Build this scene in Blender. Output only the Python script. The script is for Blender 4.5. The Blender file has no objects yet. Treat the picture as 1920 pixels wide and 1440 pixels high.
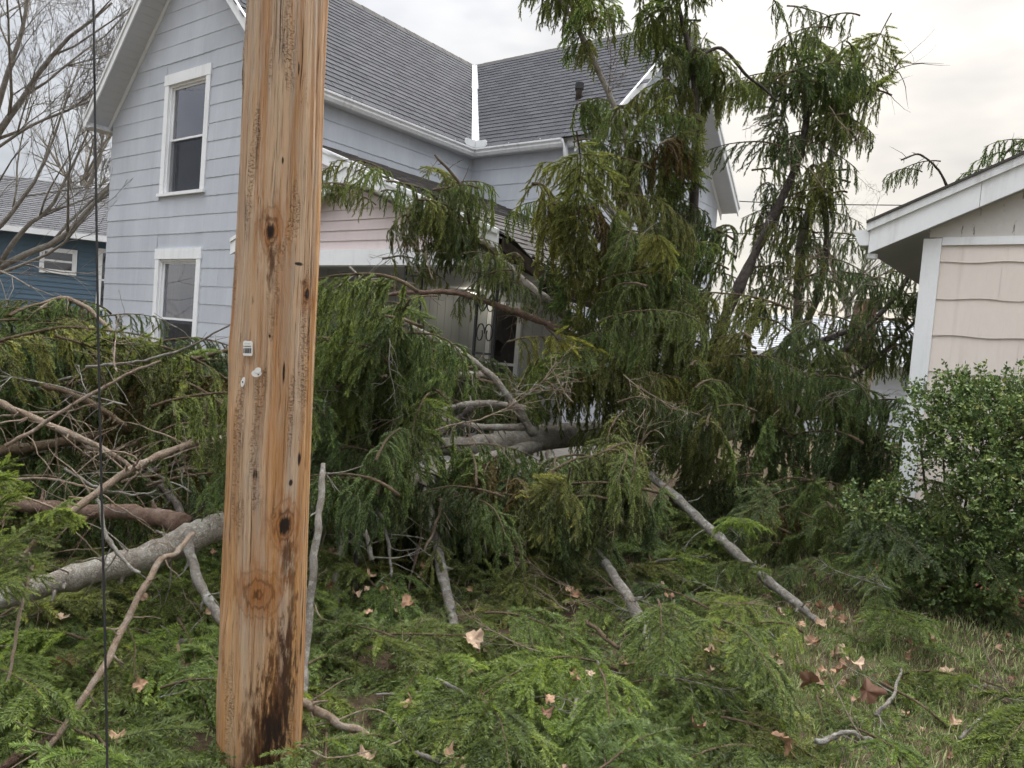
import bpy, math, random
import numpy as np
from mathutils import Matrix, Vector

# ------------------------------------------------------------------ camera, sky, sun, exposure
SC = bpy.context.scene
COL = SC.collection
R = math.radians
PITCH, ROLL, FPX, EYE = 0.048, 0.0807, 1424.0, 1.6
_fw = np.array([0, math.cos(PITCH), -math.sin(PITCH)])
_up = np.array([0, math.sin(PITCH), math.cos(PITCH)])
_rt = np.array([1.0, 0, 0])
CR = math.cos(ROLL) * _rt + math.sin(ROLL) * _up
CU = -math.sin(ROLL) * _rt + math.cos(ROLL) * _up
ORIG = np.array([0, 0, EYE])


def at(x, y, Y):
    """the point on the sight line through photo position (x, y) at distance Y (metres ahead)"""
    d = _fw + CR * (x - 960) / FPX + CU * (720 - y) / FPX
    return ORIG + d * (Y / d[1])


def ground_at(x, y, z=0.0):
    d = _fw + CR * (x - 960) / FPX + CU * (720 - y) / FPX
    return ORIG + d * ((z - EYE) / d[2])


cd = bpy.data.cameras.new('camera')
cd.sensor_width = 36
cd.lens = 36 * FPX / 1920
cd.clip_start = 0.05
cd.clip_end = 2000
camo = bpy.data.objects.new('camera', cd)
COL.objects.link(camo)
m3 = Matrix((CR, CU, -_fw)).transposed()
camo.matrix_world = Matrix.Translation(ORIG) @ m3.to_4x4()
SC.camera = camo

SUN_AZ, SUN_EL = R(27), R(46)          # azimuth to the right of +Y
world = bpy.data.worlds.new('World')
SC.world = world
world.use_nodes = True
wt = world.node_tree
wt.nodes.clear()


def N(t, kind, **kw):
    n = t.nodes.new(kind)
    for k, v in kw.items():
        setattr(n, k, v)
    return n


def mathn(t, op, a, b=None, c=None, clamp=False):
    n = N(t, 'ShaderNodeMath', operation=op, use_clamp=clamp)
    for i, s in enumerate((a, b, c)):
        if s is None:
            continue
        if isinstance(s, (int, float)):
            n.inputs[i].default_value = s
        else:
            t.links.new(s, n.inputs[i])
    return n.outputs[0]


def mixc(t, fac, a, b, blend='MIX'):
    n = N(t, 'ShaderNodeMix', data_type='RGBA', blend_type=blend)
    for i, s in ((0, fac), (6, a), (7, b)):
        if isinstance(s, (int, float)):
            n.inputs[i].default_value = s
        elif isinstance(s, (tuple, list)):
            n.inputs[i].default_value = tuple(s) + ((1,) if len(s) == 3 else ())
        else:
            t.links.new(s, n.inputs[i])
    return n.outputs[2]


def ramp(t, fac, *stops, interp='LINEAR'):
    n = N(t, 'ShaderNodeValToRGB')
    n.color_ramp.interpolation = interp
    el = n.color_ramp.elements
    while len(el) < len(stops):
        el.new(0.5)
    for e, (p, c) in zip(el, stops):
        e.position = p
        e.color = (c, c, c, 1) if isinstance(c, (int, float)) else tuple(c) + (1,)
    t.links.new(fac, n.inputs[0])
    return n.outputs[0]


def noise(t, vec, scale, detail=4, rough=0.55, dist=0.0, out=0):
    n = N(t, 'ShaderNodeTexNoise')
    n.inputs['Scale'].default_value = scale
    n.inputs['Detail'].default_value = detail
    n.inputs['Roughness'].default_value = rough
    n.inputs['Distortion'].default_value = dist
    if vec is not None:
        t.links.new(vec, n.inputs['Vector'])
    return n.outputs[out]


def mapping(t, vec, scale=(1, 1, 1), loc=(0, 0, 0), rot=(0, 0, 0)):
    n = N(t, 'ShaderNodeMapping')
    n.inputs['Scale'].default_value = scale
    n.inputs['Location'].default_value = loc
    n.inputs['Rotation'].default_value = rot
    t.links.new(vec, n.inputs[0])
    return n.outputs[0]


tc = N(wt, 'ShaderNodeTexCoord').outputs['Generated']
sky = N(wt, 'ShaderNodeTexSky', sky_type='NISHITA')
sky.sun_disc = False
sky.sun_elevation = SUN_EL
sky.sun_rotation = SUN_AZ
sky.dust_density = 3.0
# an unbroken layer of thin cloud over the whole sky, brighter round the veiled sun and towards the zenith
sep = N(wt, 'ShaderNodeSeparateXYZ')
wt.links.new(tc, sep.inputs[0])
n1 = noise(wt, mapping(wt, tc, (1.0, 1.0, 3.2)), 2.3, 4, 0.55, 0.0)
n2 = noise(wt, mapping(wt, tc, (1.0, 1.0, 2.4), (3, 1, 0)), 6.5, 3, 0.6, 0.0)
cl = mathn(wt, 'ADD', mathn(wt, 'MULTIPLY', n1, 0.65), mathn(wt, 'MULTIPLY', n2, 0.35))
clr = ramp(wt, cl, (0.36, (0.60, 0.625, 0.68)), (0.46, (0.77, 0.785, 0.82)), (0.54, (0.92, 0.93, 0.945)), (0.66, (1.06, 1.05, 1.04)))
sd = (math.sin(SUN_AZ) * math.cos(SUN_EL), math.cos(SUN_AZ) * math.cos(SUN_EL), math.sin(SUN_EL))
dotn = N(wt, 'ShaderNodeVectorMath', operation='DOT_PRODUCT')
wt.links.new(tc, dotn.inputs[0])
dotn.inputs[1].default_value = (math.sin(SUN_AZ) * 0.985, math.cos(SUN_AZ) * 0.985, 0.17)
glow = mathn(wt, 'POWER', mathn(wt, 'MAXIMUM', dotn.outputs['Value'], 0.0), 9.0)
warm = mixc(wt, glow, (1, 1, 1), (1.10, 1.02, 0.88))
clc = mixc(wt, 1.0, clr, warm, 'MULTIPLY')
zz_ = mathn(wt, 'MAXIMUM', sep.outputs['Z'], 0.0)
zen = mathn(wt, 'MULTIPLY_ADD', mathn(wt, 'POWER', zz_, 4.0), 3.1, 0.312)
sc_ = N(wt, 'ShaderNodeVectorMath', operation='SCALE')
wt.links.new(clc, sc_.inputs[0])
wt.links.new(mathn(wt, 'MULTIPLY', zen, 9.6), sc_.inputs['Scale'])
full = mixc(wt, 0.90, sky.outputs[0], sc_.outputs[0])
bg = N(wt, 'ShaderNodeBackground')
bg.inputs['Strength'].default_value = 0.10
wt.links.new(full, bg.inputs['Color'])
wo = N(wt, 'ShaderNodeOutputWorld')
wt.links.new(bg.outputs[0], wo.inputs[0])

world.cycles.sampling_method = 'MANUAL'
world.cycles.sample_map_resolution = 256

sl = bpy.data.lights.new('sun', 'SUN')
sl.energy = 1.5
sl.angle = R(35)
sl.color = (1.0, 0.95, 0.88)
so = bpy.data.objects.new('sun', sl)
COL.objects.link(so)
so.rotation_euler = Vector(sd).to_track_quat('Z', 'Y').to_euler()
so.location = (8, 14, 12)

SC.view_settings.view_transform = 'Standard'
SC.view_settings.look = 'None'
SC.view_settings.exposure = 1.38
SC.view_settings.gamma = 1.0
SC.cycles.max_bounces = 4
SC.cycles.diffuse_bounces = 3
SC.cycles.adaptive_threshold = 0.03
SC.cycles.glossy_bounces = 2
SC.cycles.transparent_max_bounces = 12
SC.cycles.use_denoising = True

rng = np.random.default_rng(11)
random.seed(5)


# ------------------------------------------------------------------ materials
def base_mat(name, rough=0.7, spec=0.3):
    m = bpy.data.materials.new(name)
    m.use_nodes = True
    t = m.node_tree
    b = t.nodes['Principled BSDF']
    b.inputs['Roughness'].default_value = rough
    b.inputs['Specular IOR Level'].default_value = spec
    return m, t, b


def obco(t):
    return N(t, 'ShaderNodeTexCoord').outputs['Object']


def bump(t, b, h, strength=0.3, dist=0.01):
    n = N(t, 'ShaderNodeBump')
    n.inputs['Strength'].default_value = strength
    n.inputs['Distance'].default_value = dist
    t.links.new(h, n.inputs['Height'])
    t.links.new(n.outputs[0], b.inputs['Normal'])


def worn(name, c1, c2, scale=3.0, rough=0.7, spec=0.3, stretch=(1, 1, 1), bs=0.15, fine=40.0, dirt=None, dirt_amt=0.0, rand=0.0):
    """paint or plain stuff: two close tones in soft blotches, fine grain, optional dirt streaks"""
    m, t, b = base_mat(name, rough, spec)
    o = obco(t)
    a = noise(t, mapping(t, o, stretch), scale, 5, 0.6)
    f = noise(t, mapping(t, o, stretch), fine, 3, 0.6)
    k = mathn(t, 'ADD', mathn(t, 'MULTIPLY', a, 0.75), mathn(t, 'MULTIPLY', f, 0.25))
    c = mixc(t, ramp(t, k, (0.36, 0.0), (0.64, 1.0)), c1, c2)
    if dirt:
        d = noise(t, mapping(t, o, (6 * stretch[0], 6 * stretch[1], 0.7 * stretch[2]), (4, 2, 7)), 1.6, 6, 0.65)
        c = mixc(t, mathn(t, 'MULTIPLY', ramp(t, d, (0.52, 0.0), (0.75, 1.0)), dirt_amt), c, dirt)
    if rand:
        oi = N(t, 'ShaderNodeObjectInfo').outputs['Random']
        s = mathn(t, 'MULTIPLY_ADD', oi, 2 * rand, 1 - rand)
        v = N(t, 'ShaderNodeVectorMath', operation='SCALE')
        t.links.new(c, v.inputs[0])
        t.links.new(s, v.inputs['Scale'])
        c = v.outputs[0]
    t.links.new(c, b.inputs['Base Color'])
    bump(t, b, f, bs, 0.004)
    return m


M = {}
M['siding'] = worn('siding_paint', (0.440, 0.465, 0.508), (0.510, 0.535, 0.575), 1.3, 0.62, 0.25, (1.6, 1.6, 0.45), 0.12, 30, (0.60, 0.615, 0.63), 0.35, 0.045)
M['white'] = worn('white_trim_paint', (0.76, 0.77, 0.78), (0.83, 0.835, 0.84), 2.0, 0.5, 0.35, (1, 1, 1), 0.06, 30, (0.36, 0.34, 0.31), 0.30)
M['gutter'] = worn('gutter_metal', (0.70, 0.71, 0.715), (0.80, 0.805, 0.81), 2.5, 0.4, 0.4, (1, 1, 1), 0.04, 20, (0.23, 0.20, 0.17), 0.45)
M['flashing'] = worn('dull_flashing', (0.40, 0.41, 0.42), (0.52, 0.53, 0.54), 3.0, 0.5, 0.3, (1, 1, 1), 0.05, 30, (0.20, 0.185, 0.17), 0.5)
M['soffit'] = worn('soffit_vinyl', (0.56, 0.57, 0.59), (0.62, 0.63, 0.65), 1.0, 0.6, 0.25, (1, 1, 1), 0.05)
M['pink'] = worn('pink_vinyl', (0.60, 0.51, 0.50), (0.66, 0.57, 0.56), 1.6, 0.55, 0.3, (0.5, 1, 1), 0.05, 30, (0.35, 0.31, 0.30), 0.25, 0.03)
M['porchboard'] = worn('porch_board_paint', (0.36, 0.37, 0.37), (0.43, 0.44, 0.43), 1.5, 0.6, 0.25, (1, 1, 0.3), 0.08, 30, (0.33, 0.32, 0.29), 0.4, 0.04)
M['bluevinyl'] = worn('blue_vinyl', (0.075, 0.125, 0.170), (0.095, 0.148, 0.198), 1.3, 0.5, 0.35, (0.4, 1, 1), 0.05, 30, None, 0, 0.05)
M['greyvinyl'] = worn('pale_vinyl', (0.52, 0.54, 0.56), (0.60, 0.62, 0.64), 1.3, 0.55, 0.3, (0.4, 1, 1), 0.05, 30, None, 0, 0.03)
M['beige'] = worn('beige_siding_paint', (0.70, 0.62, 0.56), (0.76, 0.685, 0.62), 1.5, 0.62, 0.25, (1.5, 1.5, 0.5), 0.10, 35, (0.40, 0.33, 0.27), 0.28, 0.035)
M['concrete'] = worn('foundation_concrete', (0.27, 0.255, 0.24), (0.38, 0.36, 0.34), 5, 0.85, 0.15, (1, 1, 1), 0.4, 60)
M['darkwood'] = worn('rotten_wood', (0.030, 0.024, 0.020), (0.085, 0.062, 0.045), 6, 0.85, 0.15, (4, 1, 1), 0.5, 50)
M['rawwood'] = worn('torn_wood', (0.40, 0.27, 0.16), (0.56, 0.42, 0.27), 9, 0.7, 0.25, (1, 1, 0.15), 0.5, 60, (0.16, 0.075, 0.03), 0.6)
M['iron'] = worn('black_iron', (0.018, 0.018, 0.020), (0.03, 0.03, 0.033), 8, 0.5, 0.4, (1, 1, 1), 0.1)
M['cable'] = worn('black_cable', (0.014, 0.014, 0.015), (0.024, 0.024, 0.026), 8, 0.55, 0.35, (1, 1, 1), 0.1)
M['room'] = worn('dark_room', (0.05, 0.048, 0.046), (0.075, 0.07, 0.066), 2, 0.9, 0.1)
M['curtain'] = worn('curtain_cloth', (0.055, 0.052, 0.046), (0.09, 0.085, 0.075), 3, 0.9, 0.1, (9, 9, 0.4), 0.2)
M['brown_door'] = worn('door_brown', (0.040, 0.020, 0.015), (0.065, 0.035, 0.027), 3, 0.4, 0.4, (3, 3, 0.5), 0.1)
M['mailbox'] = worn('mailbox_black', (0.012, 0.012, 0.013), (0.02, 0.02, 0.022), 5, 0.4, 0.5)
M['brick'] = worn('red_brick', (0.22, 0.075, 0.055), (0.32, 0.13, 0.095), 9, 0.85, 0.15, (1, 1, 1), 0.5, 60)
M['tag'] = worn('tag_white', (0.66, 0.65, 0.62), (0.74, 0.73, 0.70), 20, 0.5, 0.3, (1, 1, 1), 0.05)
M['ink'] = worn('tag_ink', (0.02, 0.02, 0.02), (0.04, 0.04, 0.04), 20, 0.6, 0.2, (1, 1, 1), 0.05)


def shingle_mat(name, c1, c2):
    m, t, b = base_mat(name, 0.9, 0.15)
    o = obco(t)
    rn = N(t, 'ShaderNodeObjectInfo').outputs['Random']
    at_ = N(t, 'ShaderNodeAttribute', attribute_name='rnd').outputs['Fac']
    r_ = mathn(t, 'FRACT', mathn(t, 'ADD', rn, at_))
    big = noise(t, N(t, 'ShaderNodeNewGeometry').outputs['Position'], 1.1, 5, 0.6)
    fine = noise(t, o, 180, 2, 0.7)
    k = mathn(t, 'ADD', mathn(t, 'MULTIPLY', r_, 0.55), mathn(t, 'MULTIPLY', big, 0.45))
    c = mixc(t, k, c1, c2)
    c = mixc(t, mathn(t, 'MULTIPLY', ramp(t, fine, (0.4, 0), (0.7, 1)), 0.35), c, (c2[0] * 1.4, c2[1] * 1.4, c2[2] * 1.4))
    t.links.new(c, b.inputs['Base Color'])
    bump(t, b, fine, 0.4, 0.003)
    return m


M['shingle'] = shingle_mat('shingle_charcoal', (0.038, 0.039, 0.044), (0.082, 0.084, 0.092))
M['shingle_old'] = shingle_mat('shingle_old', (0.040, 0.036, 0.034), (0.095, 0.088, 0.082))
M['shingle_grey'] = shingle_mat('shingle_grey', (0.060, 0.060, 0.064), (0.135, 0.135, 0.14))
M['shingle_pale'] = shingle_mat('shingle_pale', (0.26, 0.27, 0.28), (0.38, 0.39, 0.41))


def glass_mat():
    m = bpy.data.materials.new('window_glass')
    m.use_nodes = True
    t = m.node_tree
    t.nodes.clear()
    fr = N(t, 'ShaderNodeFresnel')
    fr.inputs[0].default_value = 1.5
    tr = N(t, 'ShaderNodeBsdfTransparent')
    tr.inputs[0].default_value = (0.75, 0.78, 0.78, 1)
    gl = N(t, 'ShaderNodeBsdfGlossy')
    gl.inputs['Roughness'].default_value = 0.015
    gl.inputs['Color'].default_value = (0.95, 0.95, 1.0, 1)
    mx = N(t, 'ShaderNodeMixShader')
    t.links.new(mathn(t, 'MULTIPLY', fr.outputs[0], 2.8, clamp=True), mx.inputs[0])
    t.links.new(tr.outputs[0], mx.inputs[1])
    t.links.new(gl.outputs[0], mx.inputs[2])
    o = N(t, 'ShaderNodeOutputMaterial')
    t.links.new(mx.outputs[0], o.inputs[0])
    return m


M['glass'] = glass_mat()


def screen_mat():
    m = bpy.data.materials.new('insect_screen')
    m.use_nodes = True
    t = m.node_tree
    t.nodes.clear()
    tr = N(t, 'ShaderNodeBsdfTransparent')
    df = N(t, 'ShaderNodeBsdfDiffuse')
    df.inputs[0].default_value = (0.05, 0.055, 0.065, 1)
    mx = N(t, 'ShaderNodeMixShader')
    mx.inputs[0].default_value = 0.55
    t.links.new(tr.outputs[0], mx.inputs[1])
    t.links.new(df.outputs[0], mx.inputs[2])
    o = N(t, 'ShaderNodeOutputMaterial')
    t.links.new(mx.outputs[0], o.inputs[0])
    return m


M['screen'] = screen_mat()


def lamp_mat():
    m, t, b = base_mat('lamp_glow', 0.4)
    b.inputs['Base Color'].default_value = (0.9, 0.88, 0.8, 1)
    b.inputs['Emission Color'].default_value = (1.0, 0.93, 0.78, 1)
    b.inputs['Emission Strength'].default_value = 4.0
    return m


M['lamp'] = lamp_mat()


def needle_mat():
    m, t, b = base_mat('spruce_needles', 0.48, 0.35)
    tint = N(t, 'ShaderNodeAttribute', attribute_name='tint').outputs['Fac']
    oi = N(t, 'ShaderNodeObjectInfo')
    col = oi.outputs['Color']
    f = mathn(t, 'ADD', tint, mathn(t, 'MULTIPLY_ADD', oi.outputs['Random'], 0.24, -0.12), clamp=True)
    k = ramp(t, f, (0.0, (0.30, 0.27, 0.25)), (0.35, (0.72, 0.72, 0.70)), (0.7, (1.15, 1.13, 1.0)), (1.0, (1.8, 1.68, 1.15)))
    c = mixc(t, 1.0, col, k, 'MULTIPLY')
    t.links.new(c, b.inputs['Base Color'])
    tl = N(t, 'ShaderNodeBsdfTranslucent')
    t.links.new(mixc(t, 1.0, c, (1.2, 1.25, 0.6), 'MULTIPLY'), tl.inputs[0])
    mx = N(t, 'ShaderNodeMixShader')
    mx.inputs[0].default_value = 0.44
    t.links.new(b.outputs[0], mx.inputs[1])
    t.links.new(tl.outputs[0], mx.inputs[2])
    t.links.new(mx.outputs[0], t.nodes['Material Output'].inputs[0])
    return m


M['needle'] = needle_mat()


def bark_mat(name, c1, c2, lichen=(0.42, 0.42, 0.36), la=0.5, scale=18):
    m, t, b = base_mat(name, 0.85, 0.2)
    o = obco(t)
    a = noise(t, o, scale, 6, 0.65)
    f = noise(t, o, scale * 4.5, 4, 0.7)
    c = mixc(t, ramp(t, a, (0.35, 0), (0.65, 1)), c1, c2)
    l_ = noise(t, mapping(t, o, (1, 1, 1), (9, 3, 1)), scale * 0.6, 6, 0.75)
    c = mixc(t, mathn(t, 'MULTIPLY', ramp(t, l_, (0.50, 0), (0.62, 1)), la), c, lichen)
    c = mixc(t, ramp(t, f, (0.28, 0.6), (0.42, 0.0)), c, (c1[0] * 0.35, c1[1] * 0.35, c1[2] * 0.35))
    vo = N(t, 'ShaderNodeTexVoronoi', feature='DISTANCE_TO_EDGE')
    vo.inputs['Scale'].default_value = scale * 5.0
    wv = N(t, 'ShaderNodeVectorMath', operation='MULTIPLY_ADD')
    t.links.new(noise(t, o, scale * 1.5, 3, .6, out=1), wv.inputs[0])
    wv.inputs[1].default_value = (.07, .07, .07)
    t.links.new(o, wv.inputs[2])
    t.links.new(wv.outputs[0], vo.inputs['Vector'])
    pl_ = ramp(t, vo.outputs['Distance'], (0.0, 0.0), (0.16, 1.0))
    c = mixc(t, mathn(t, 'MULTIPLY', mathn(t, 'SUBTRACT', 1.0, pl_), .38), c, (c1[0] * .4, c1[1] * .38, c1[2] * .36))
    t.links.new(c, b.inputs['Base Color'])
    bump(t, b, mathn(t, 'ADD', mathn(t, 'ADD', a, f), pl_), 0.9, 0.007)
    return m


M['bark'] = bark_mat('spruce_bark', (0.25, 0.215, 0.175), (0.41, 0.37, 0.315), (0.54, 0.53, 0.47), 0.7)
M['bark_red'] = bark_mat('reddish_bark', (0.17, 0.105, 0.075), (0.30, 0.205, 0.155), (0.36, 0.31, 0.26), 0.3, 22)
M['bark_dark'] = bark_mat('dark_bark', (0.060, 0.048, 0.040), (0.13, 0.108, 0.092), (0.20, 0.19, 0.17), 0.35, 15)
M['bark_pale'] = bark_mat('lichen_bark', (0.24, 0.21, 0.175), (0.40, 0.37, 0.325), (0.60, 0.59, 0.54), 0.85, 34)
M['twig_tan'] = bark_mat('tan_twig', (0.30, 0.215, 0.15), (0.45, 0.355, 0.27), (0.48, 0.44, 0.38), 0.5, 30)
M['twig'] = bark_mat('brown_twig', (0.12, 0.085, 0.05), (0.22, 0.16, 0.10), (0.30, 0.27, 0.22), 0.2, 30)
M['bare'] = bark_mat('grey_bark', (0.20, 0.175, 0.15), (0.34, 0.31, 0.27), (0.36, 0.36, 0.30), 0.4, 9)


def leaf_mat(name, stops, rough=0.6, tl_amt=0.15):
    m, t, b = base_mat(name, rough, 0.35)
    oi = N(t, 'ShaderNodeObjectInfo').outputs['Random']
    a = N(t, 'ShaderNodeAttribute', attribute_name='tint').outputs['Fac']
    f = mathn(t, 'FRACT', mathn(t, 'ADD', mathn(t, 'MULTIPLY', oi, 0.999), a))
    c = ramp(t, f, *stops)
    n_ = noise(t, obco(t), 40, 4, 0.6)
    c = mixc(t, ramp(t, n_, (0.35, 0.5), (0.6, 0.0)), c, (0.09, 0.05, 0.03) if tl_amt < 0.2 else (0.02, 0.04, 0.01))
    t.links.new(c, b.inputs['Base Color'])
    tl = N(t, 'ShaderNodeBsdfTranslucent')
    t.links.new(c, tl.inputs[0])
    mx = N(t, 'ShaderNodeMixShader')
    mx.inputs[0].default_value = tl_amt
    t.links.new(b.outputs[0], mx.inputs[1])
    t.links.new(tl.outputs[0], mx.inputs[2])
    t.links.new(mx.outputs[0], t.nodes['Material Output'].inputs[0])
    return m


M['dryleaf'] = leaf_mat('dry_leaf', ((0.0, (0.15, 0.075, 0.045)), (0.4, (0.33, 0.19, 0.11)), (0.75, (0.40, 0.265, 0.17)), (1.0, (0.45, 0.34, 0.24))), 0.7, 0.1)
M['boxleaf'] = leaf_mat('shrub_leaf', ((0.0, (0.075, 0.120, 0.045)), (0.55, (0.140, 0.205, 0.065)), (0.86, (0.24, 0.31, 0.09)), (1.0, (0.45, 0.47, 0.16))), 0.38, 0.2)
M['grass'] = leaf_mat('grass_blade', ((0.0, (0.12, 0.18, 0.05)), (0.5, (0.21, 0.29, 0.08)), (0.8, (0.32, 0.36, 0.13)), (1.0, (0.50, 0.45, 0.27))), 0.6, 0.25)


def ground_mat():
    m, t, b = base_mat('lawn_soil', 0.95, 0.1)
    o = obco(t)
    a = noise(t, o, 1.7, 6, 0.65)
    f = noise(t, o, 42, 5, 0.7)
    g = mixc(t, ramp(t, f, (0.35, 0), (0.65, 1)), (0.045, 0.060, 0.018), (0.11, 0.13, 0.045))
    s = mixc(t, ramp(t, f, (0.3, 0), (0.7, 1)), (0.035, 0.026, 0.018), (0.11, 0.078, 0.05))
    c = mixc(t, ramp(t, a, (0.50, 0), (0.66, 1)), s, g)
    t.links.new(c, b.inputs['Base Color'])
    bump(t, b, f, 0.8, 0.02)
    return m


M['ground'] = ground_mat()


# ------------------------------------------------------------------ mesh helpers
def tag(o, label=None, cat=None, group=None, kind=None):
    for k, v in (('label', label), ('category', cat), ('group', group), ('kind', kind)):
        if v:
            o[k] = v
    return o


def empty(name, loc=(0, 0, 0), rz=0.0):
    o = bpy.data.objects.new(name, None)
    o.location = loc
    o.rotation_euler = (0, 0, rz)
    o.empty_display_size = 0.2
    COL.objects.link(o)
    return o


def link(name, me, parent=None, loc=None, rot=None, scale=None):
    o = bpy.data.objects.new(name, me)
    COL.objects.link(o)
    if parent is not None:
        o.parent = parent
    if loc is not None:
        o.location = loc
    if rot is not None:
        o.rotation_euler = rot
    if scale is not None:
        o.scale = scale
    return o


def np_mesh(name, V, F, mat, smooth=False, attr=None):
    """V (n,3); F list of (m,k) index arrays"""
    me = bpy.data.meshes.new(name)
    V = np.asarray(V, np.float32)
    Fs = [np.asarray(f, np.int32) for f in (F if isinstance(F, list) else [F]) if len(f)]
    tot = np.concatenate([np.full(len(f), f.shape[1], np.int32) for f in Fs])
    idx = np.concatenate([f.ravel() for f in Fs])
    me.vertices.add(len(V))
    me.vertices.foreach_set('co', V.ravel())
    me.loops.add(len(idx))
    me.loops.foreach_set('vertex_index', idx)
    me.polygons.add(len(tot))
    st = np.zeros(len(tot), np.int32)
    st[1:] = np.cumsum(tot)[:-1]
    me.polygons.foreach_set('loop_start', st)
    me.polygons.foreach_set('loop_total', tot)
    if smooth:
        me.polygons.foreach_set('use_smooth', np.ones(len(tot), bool))
    me.update(calc_edges=True)
    if attr:
        for k, a in attr.items():
            at_ = me.attributes.new(k, 'FLOAT', 'POINT')
            at_.data.foreach_set('value', np.asarray(a, np.float32))
    me.materials.append(mat)
    return me


class MB:
    def __init__(s):
        s.v, s.f, s.a = [], [], []

    def add(s, verts, faces, rnd=0.0):
        n = len(s.v)
        s.v.extend([tuple(map(float, p)) for p in verts])
        s.a.extend([rnd] * len(verts))
        s.f.extend([tuple(i + n for i in f) for f in faces])
        return s

    def box(s, x0, x1, y0, y1, z0, z1, rnd=0.0):
        v = [(x, y, z) for z in (z0, z1) for y in (y0, y1) for x in (x0, x1)]
        return s.add(v, [(0, 2, 3, 1), (4, 5, 7, 6), (0, 1, 5, 4), (2, 6, 7, 3), (0, 4, 6, 2), (1, 3, 7, 5)], rnd)

    def hexa(s, v, rnd=0.0):
        """8 corners: bottom loop 4, top loop 4"""
        return s.add(v, [(3, 2, 1, 0), (4, 5, 6, 7), (0, 1, 5, 4), (1, 2, 6, 5), (2, 3, 7, 6), (3, 0, 4, 7)], rnd)

    def prism(s, poly, off, rnd=0.0):
        """polygon (list of 3D points) pushed along off"""
        n = len(poly)
        p2 = [tuple(np.add(p, off)) for p in poly]
        return s.add(list(poly) + p2, [tuple(range(n))[::-1], tuple(range(n, 2 * n))] + [(i, (i + 1) % n, n + (i + 1) % n, n + i) for i in range(n)], rnd)

    def tube(s, pts, rad, sides=6, cap=True):
        V, F = tube_np(np.asarray(pts, float), np.asarray(rad, float), sides)
        n0 = len(s.v)
        s.add(V, [tuple(f) for f in F])
        if cap:
            m = len(pts)
            s.f.append(tuple(n0 + i for i in range(sides))[::-1])
            s.f.append(tuple(n0 + (m - 1) * sides + i for i in range(sides)))
        return s

    def mesh(s, name, mat, smooth=False):
        me = bpy.data.meshes.new(name)
        me.from_pydata(s.v, [], s.f)
        if smooth:
            me.polygons.foreach_set('use_smooth', np.ones(len(s.f), bool))
        if any(s.a):
            a = me.attributes.new('rnd', 'FLOAT', 'POINT')
            a.data.foreach_set('value', np.asarray(s.a, np.float32))
        me.materials.append(mat)
        me.validate()
        return me

    def build(s, name, mat, parent=None, smooth=False, **kw):
        return link(name, s.mesh(name, mat, smooth), parent, **kw)


def tube_np(P, rad, sides):
    K = len(P)
    T = np.gradient(P, axis=0)
    T /= np.linalg.norm(T, axis=1)[:, None] + 1e-9
    ref = np.array([0, 0, 1.0]) if abs(T[0][2]) < 0.8 else np.array([1.0, 0, 0])
    A = np.cross(T, ref)
    A /= np.linalg.norm(A, axis=1)[:, None] + 1e-9
    B = np.cross(T, A)
    th = np.arange(sides) * 2 * math.pi / sides
    rad = np.broadcast_to(rad, (K,))
    V = P[:, None, :] + rad[:, None, None] * (np.cos(th)[None, :, None] * A[:, None, :] + np.sin(th)[None, :, None] * B[:, None, :])
    i = np.arange(K - 1)[:, None] * sides
    j = np.arange(sides)[None, :]
    j2 = (j + 1) % sides
    F = np.stack([i + j, i + j2, i + sides + j2, i + sides + j], -1).reshape(-1, 4)
    return V.reshape(-1, 3), F


class Wood:
    """collects tapered tubes as arrays; one mesh at the end"""
    def __init__(s):
        s.V, s.F, s.n = [], [], 0

    def tube(s, P, rad, sides=6):
        V, F = tube_np(np.asarray(P, float), np.asarray(rad, float), sides)
        s.V.append(V)
        s.F.append(F + s.n)
        s.n += len(V)
        for e, flip in ((0, True), (len(P) - 1, False)):
            f = np.arange(sides) + e * sides + s.n - len(V)
            if sides == 3:
                f = np.append(f, f[-1])[:3]
                s.F.append(np.array([[f[0], f[1], f[2], f[2]]]) if False else np.zeros((0, 4), int))
            else:
                c = f[::-1] if flip else f
                for a in range(1, sides - 1, 2):
                    b_ = min(a + 2, sides - 1)
                    if b_ == a + 1:
                        continue
                    s.F.append(np.array([[c[0], c[a], c[a + 1], c[b_]]]))
        return s

    def mesh(s, name, mat):
        return np_mesh(name, np.concatenate(s.V), [np.concatenate([f for f in s.F if len(f)])], mat, True)


def smooth_path(P, n=24, wob=0.0, r=rng):
    """Catmull-Rom through the points, with a little wobble"""
    P = np.asarray(P, float)
    if len(P) == 2:
        P = np.array([P[0], (P[0] + P[1]) / 2, P[1]])
    Q = np.vstack([2 * P[0] - P[1], P, 2 * P[-1] - P[-2]])
    t = np.linspace(0, len(P) - 1 - 1e-6, n)
    i = t.astype(int)
    f = (t - i)[:, None]
    p0, p1, p2, p3 = Q[i], Q[i + 1], Q[i + 2], Q[i + 3]
    out = 0.5 * ((2 * p1) + (-p0 + p2) * f + (2 * p0 - 5 * p1 + 4 * p2 - p3) * f ** 2 + (-p0 + 3 * p1 - 3 * p2 + p3) * f ** 3)
    if wob:
        w = r.normal(0, wob, (n, 3))
        w = (w + np.roll(w, 1, 0) + np.roll(w, -1, 0)) / 3
        w[0] = w[-1] = 0
        out = out + w
    return out


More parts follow.
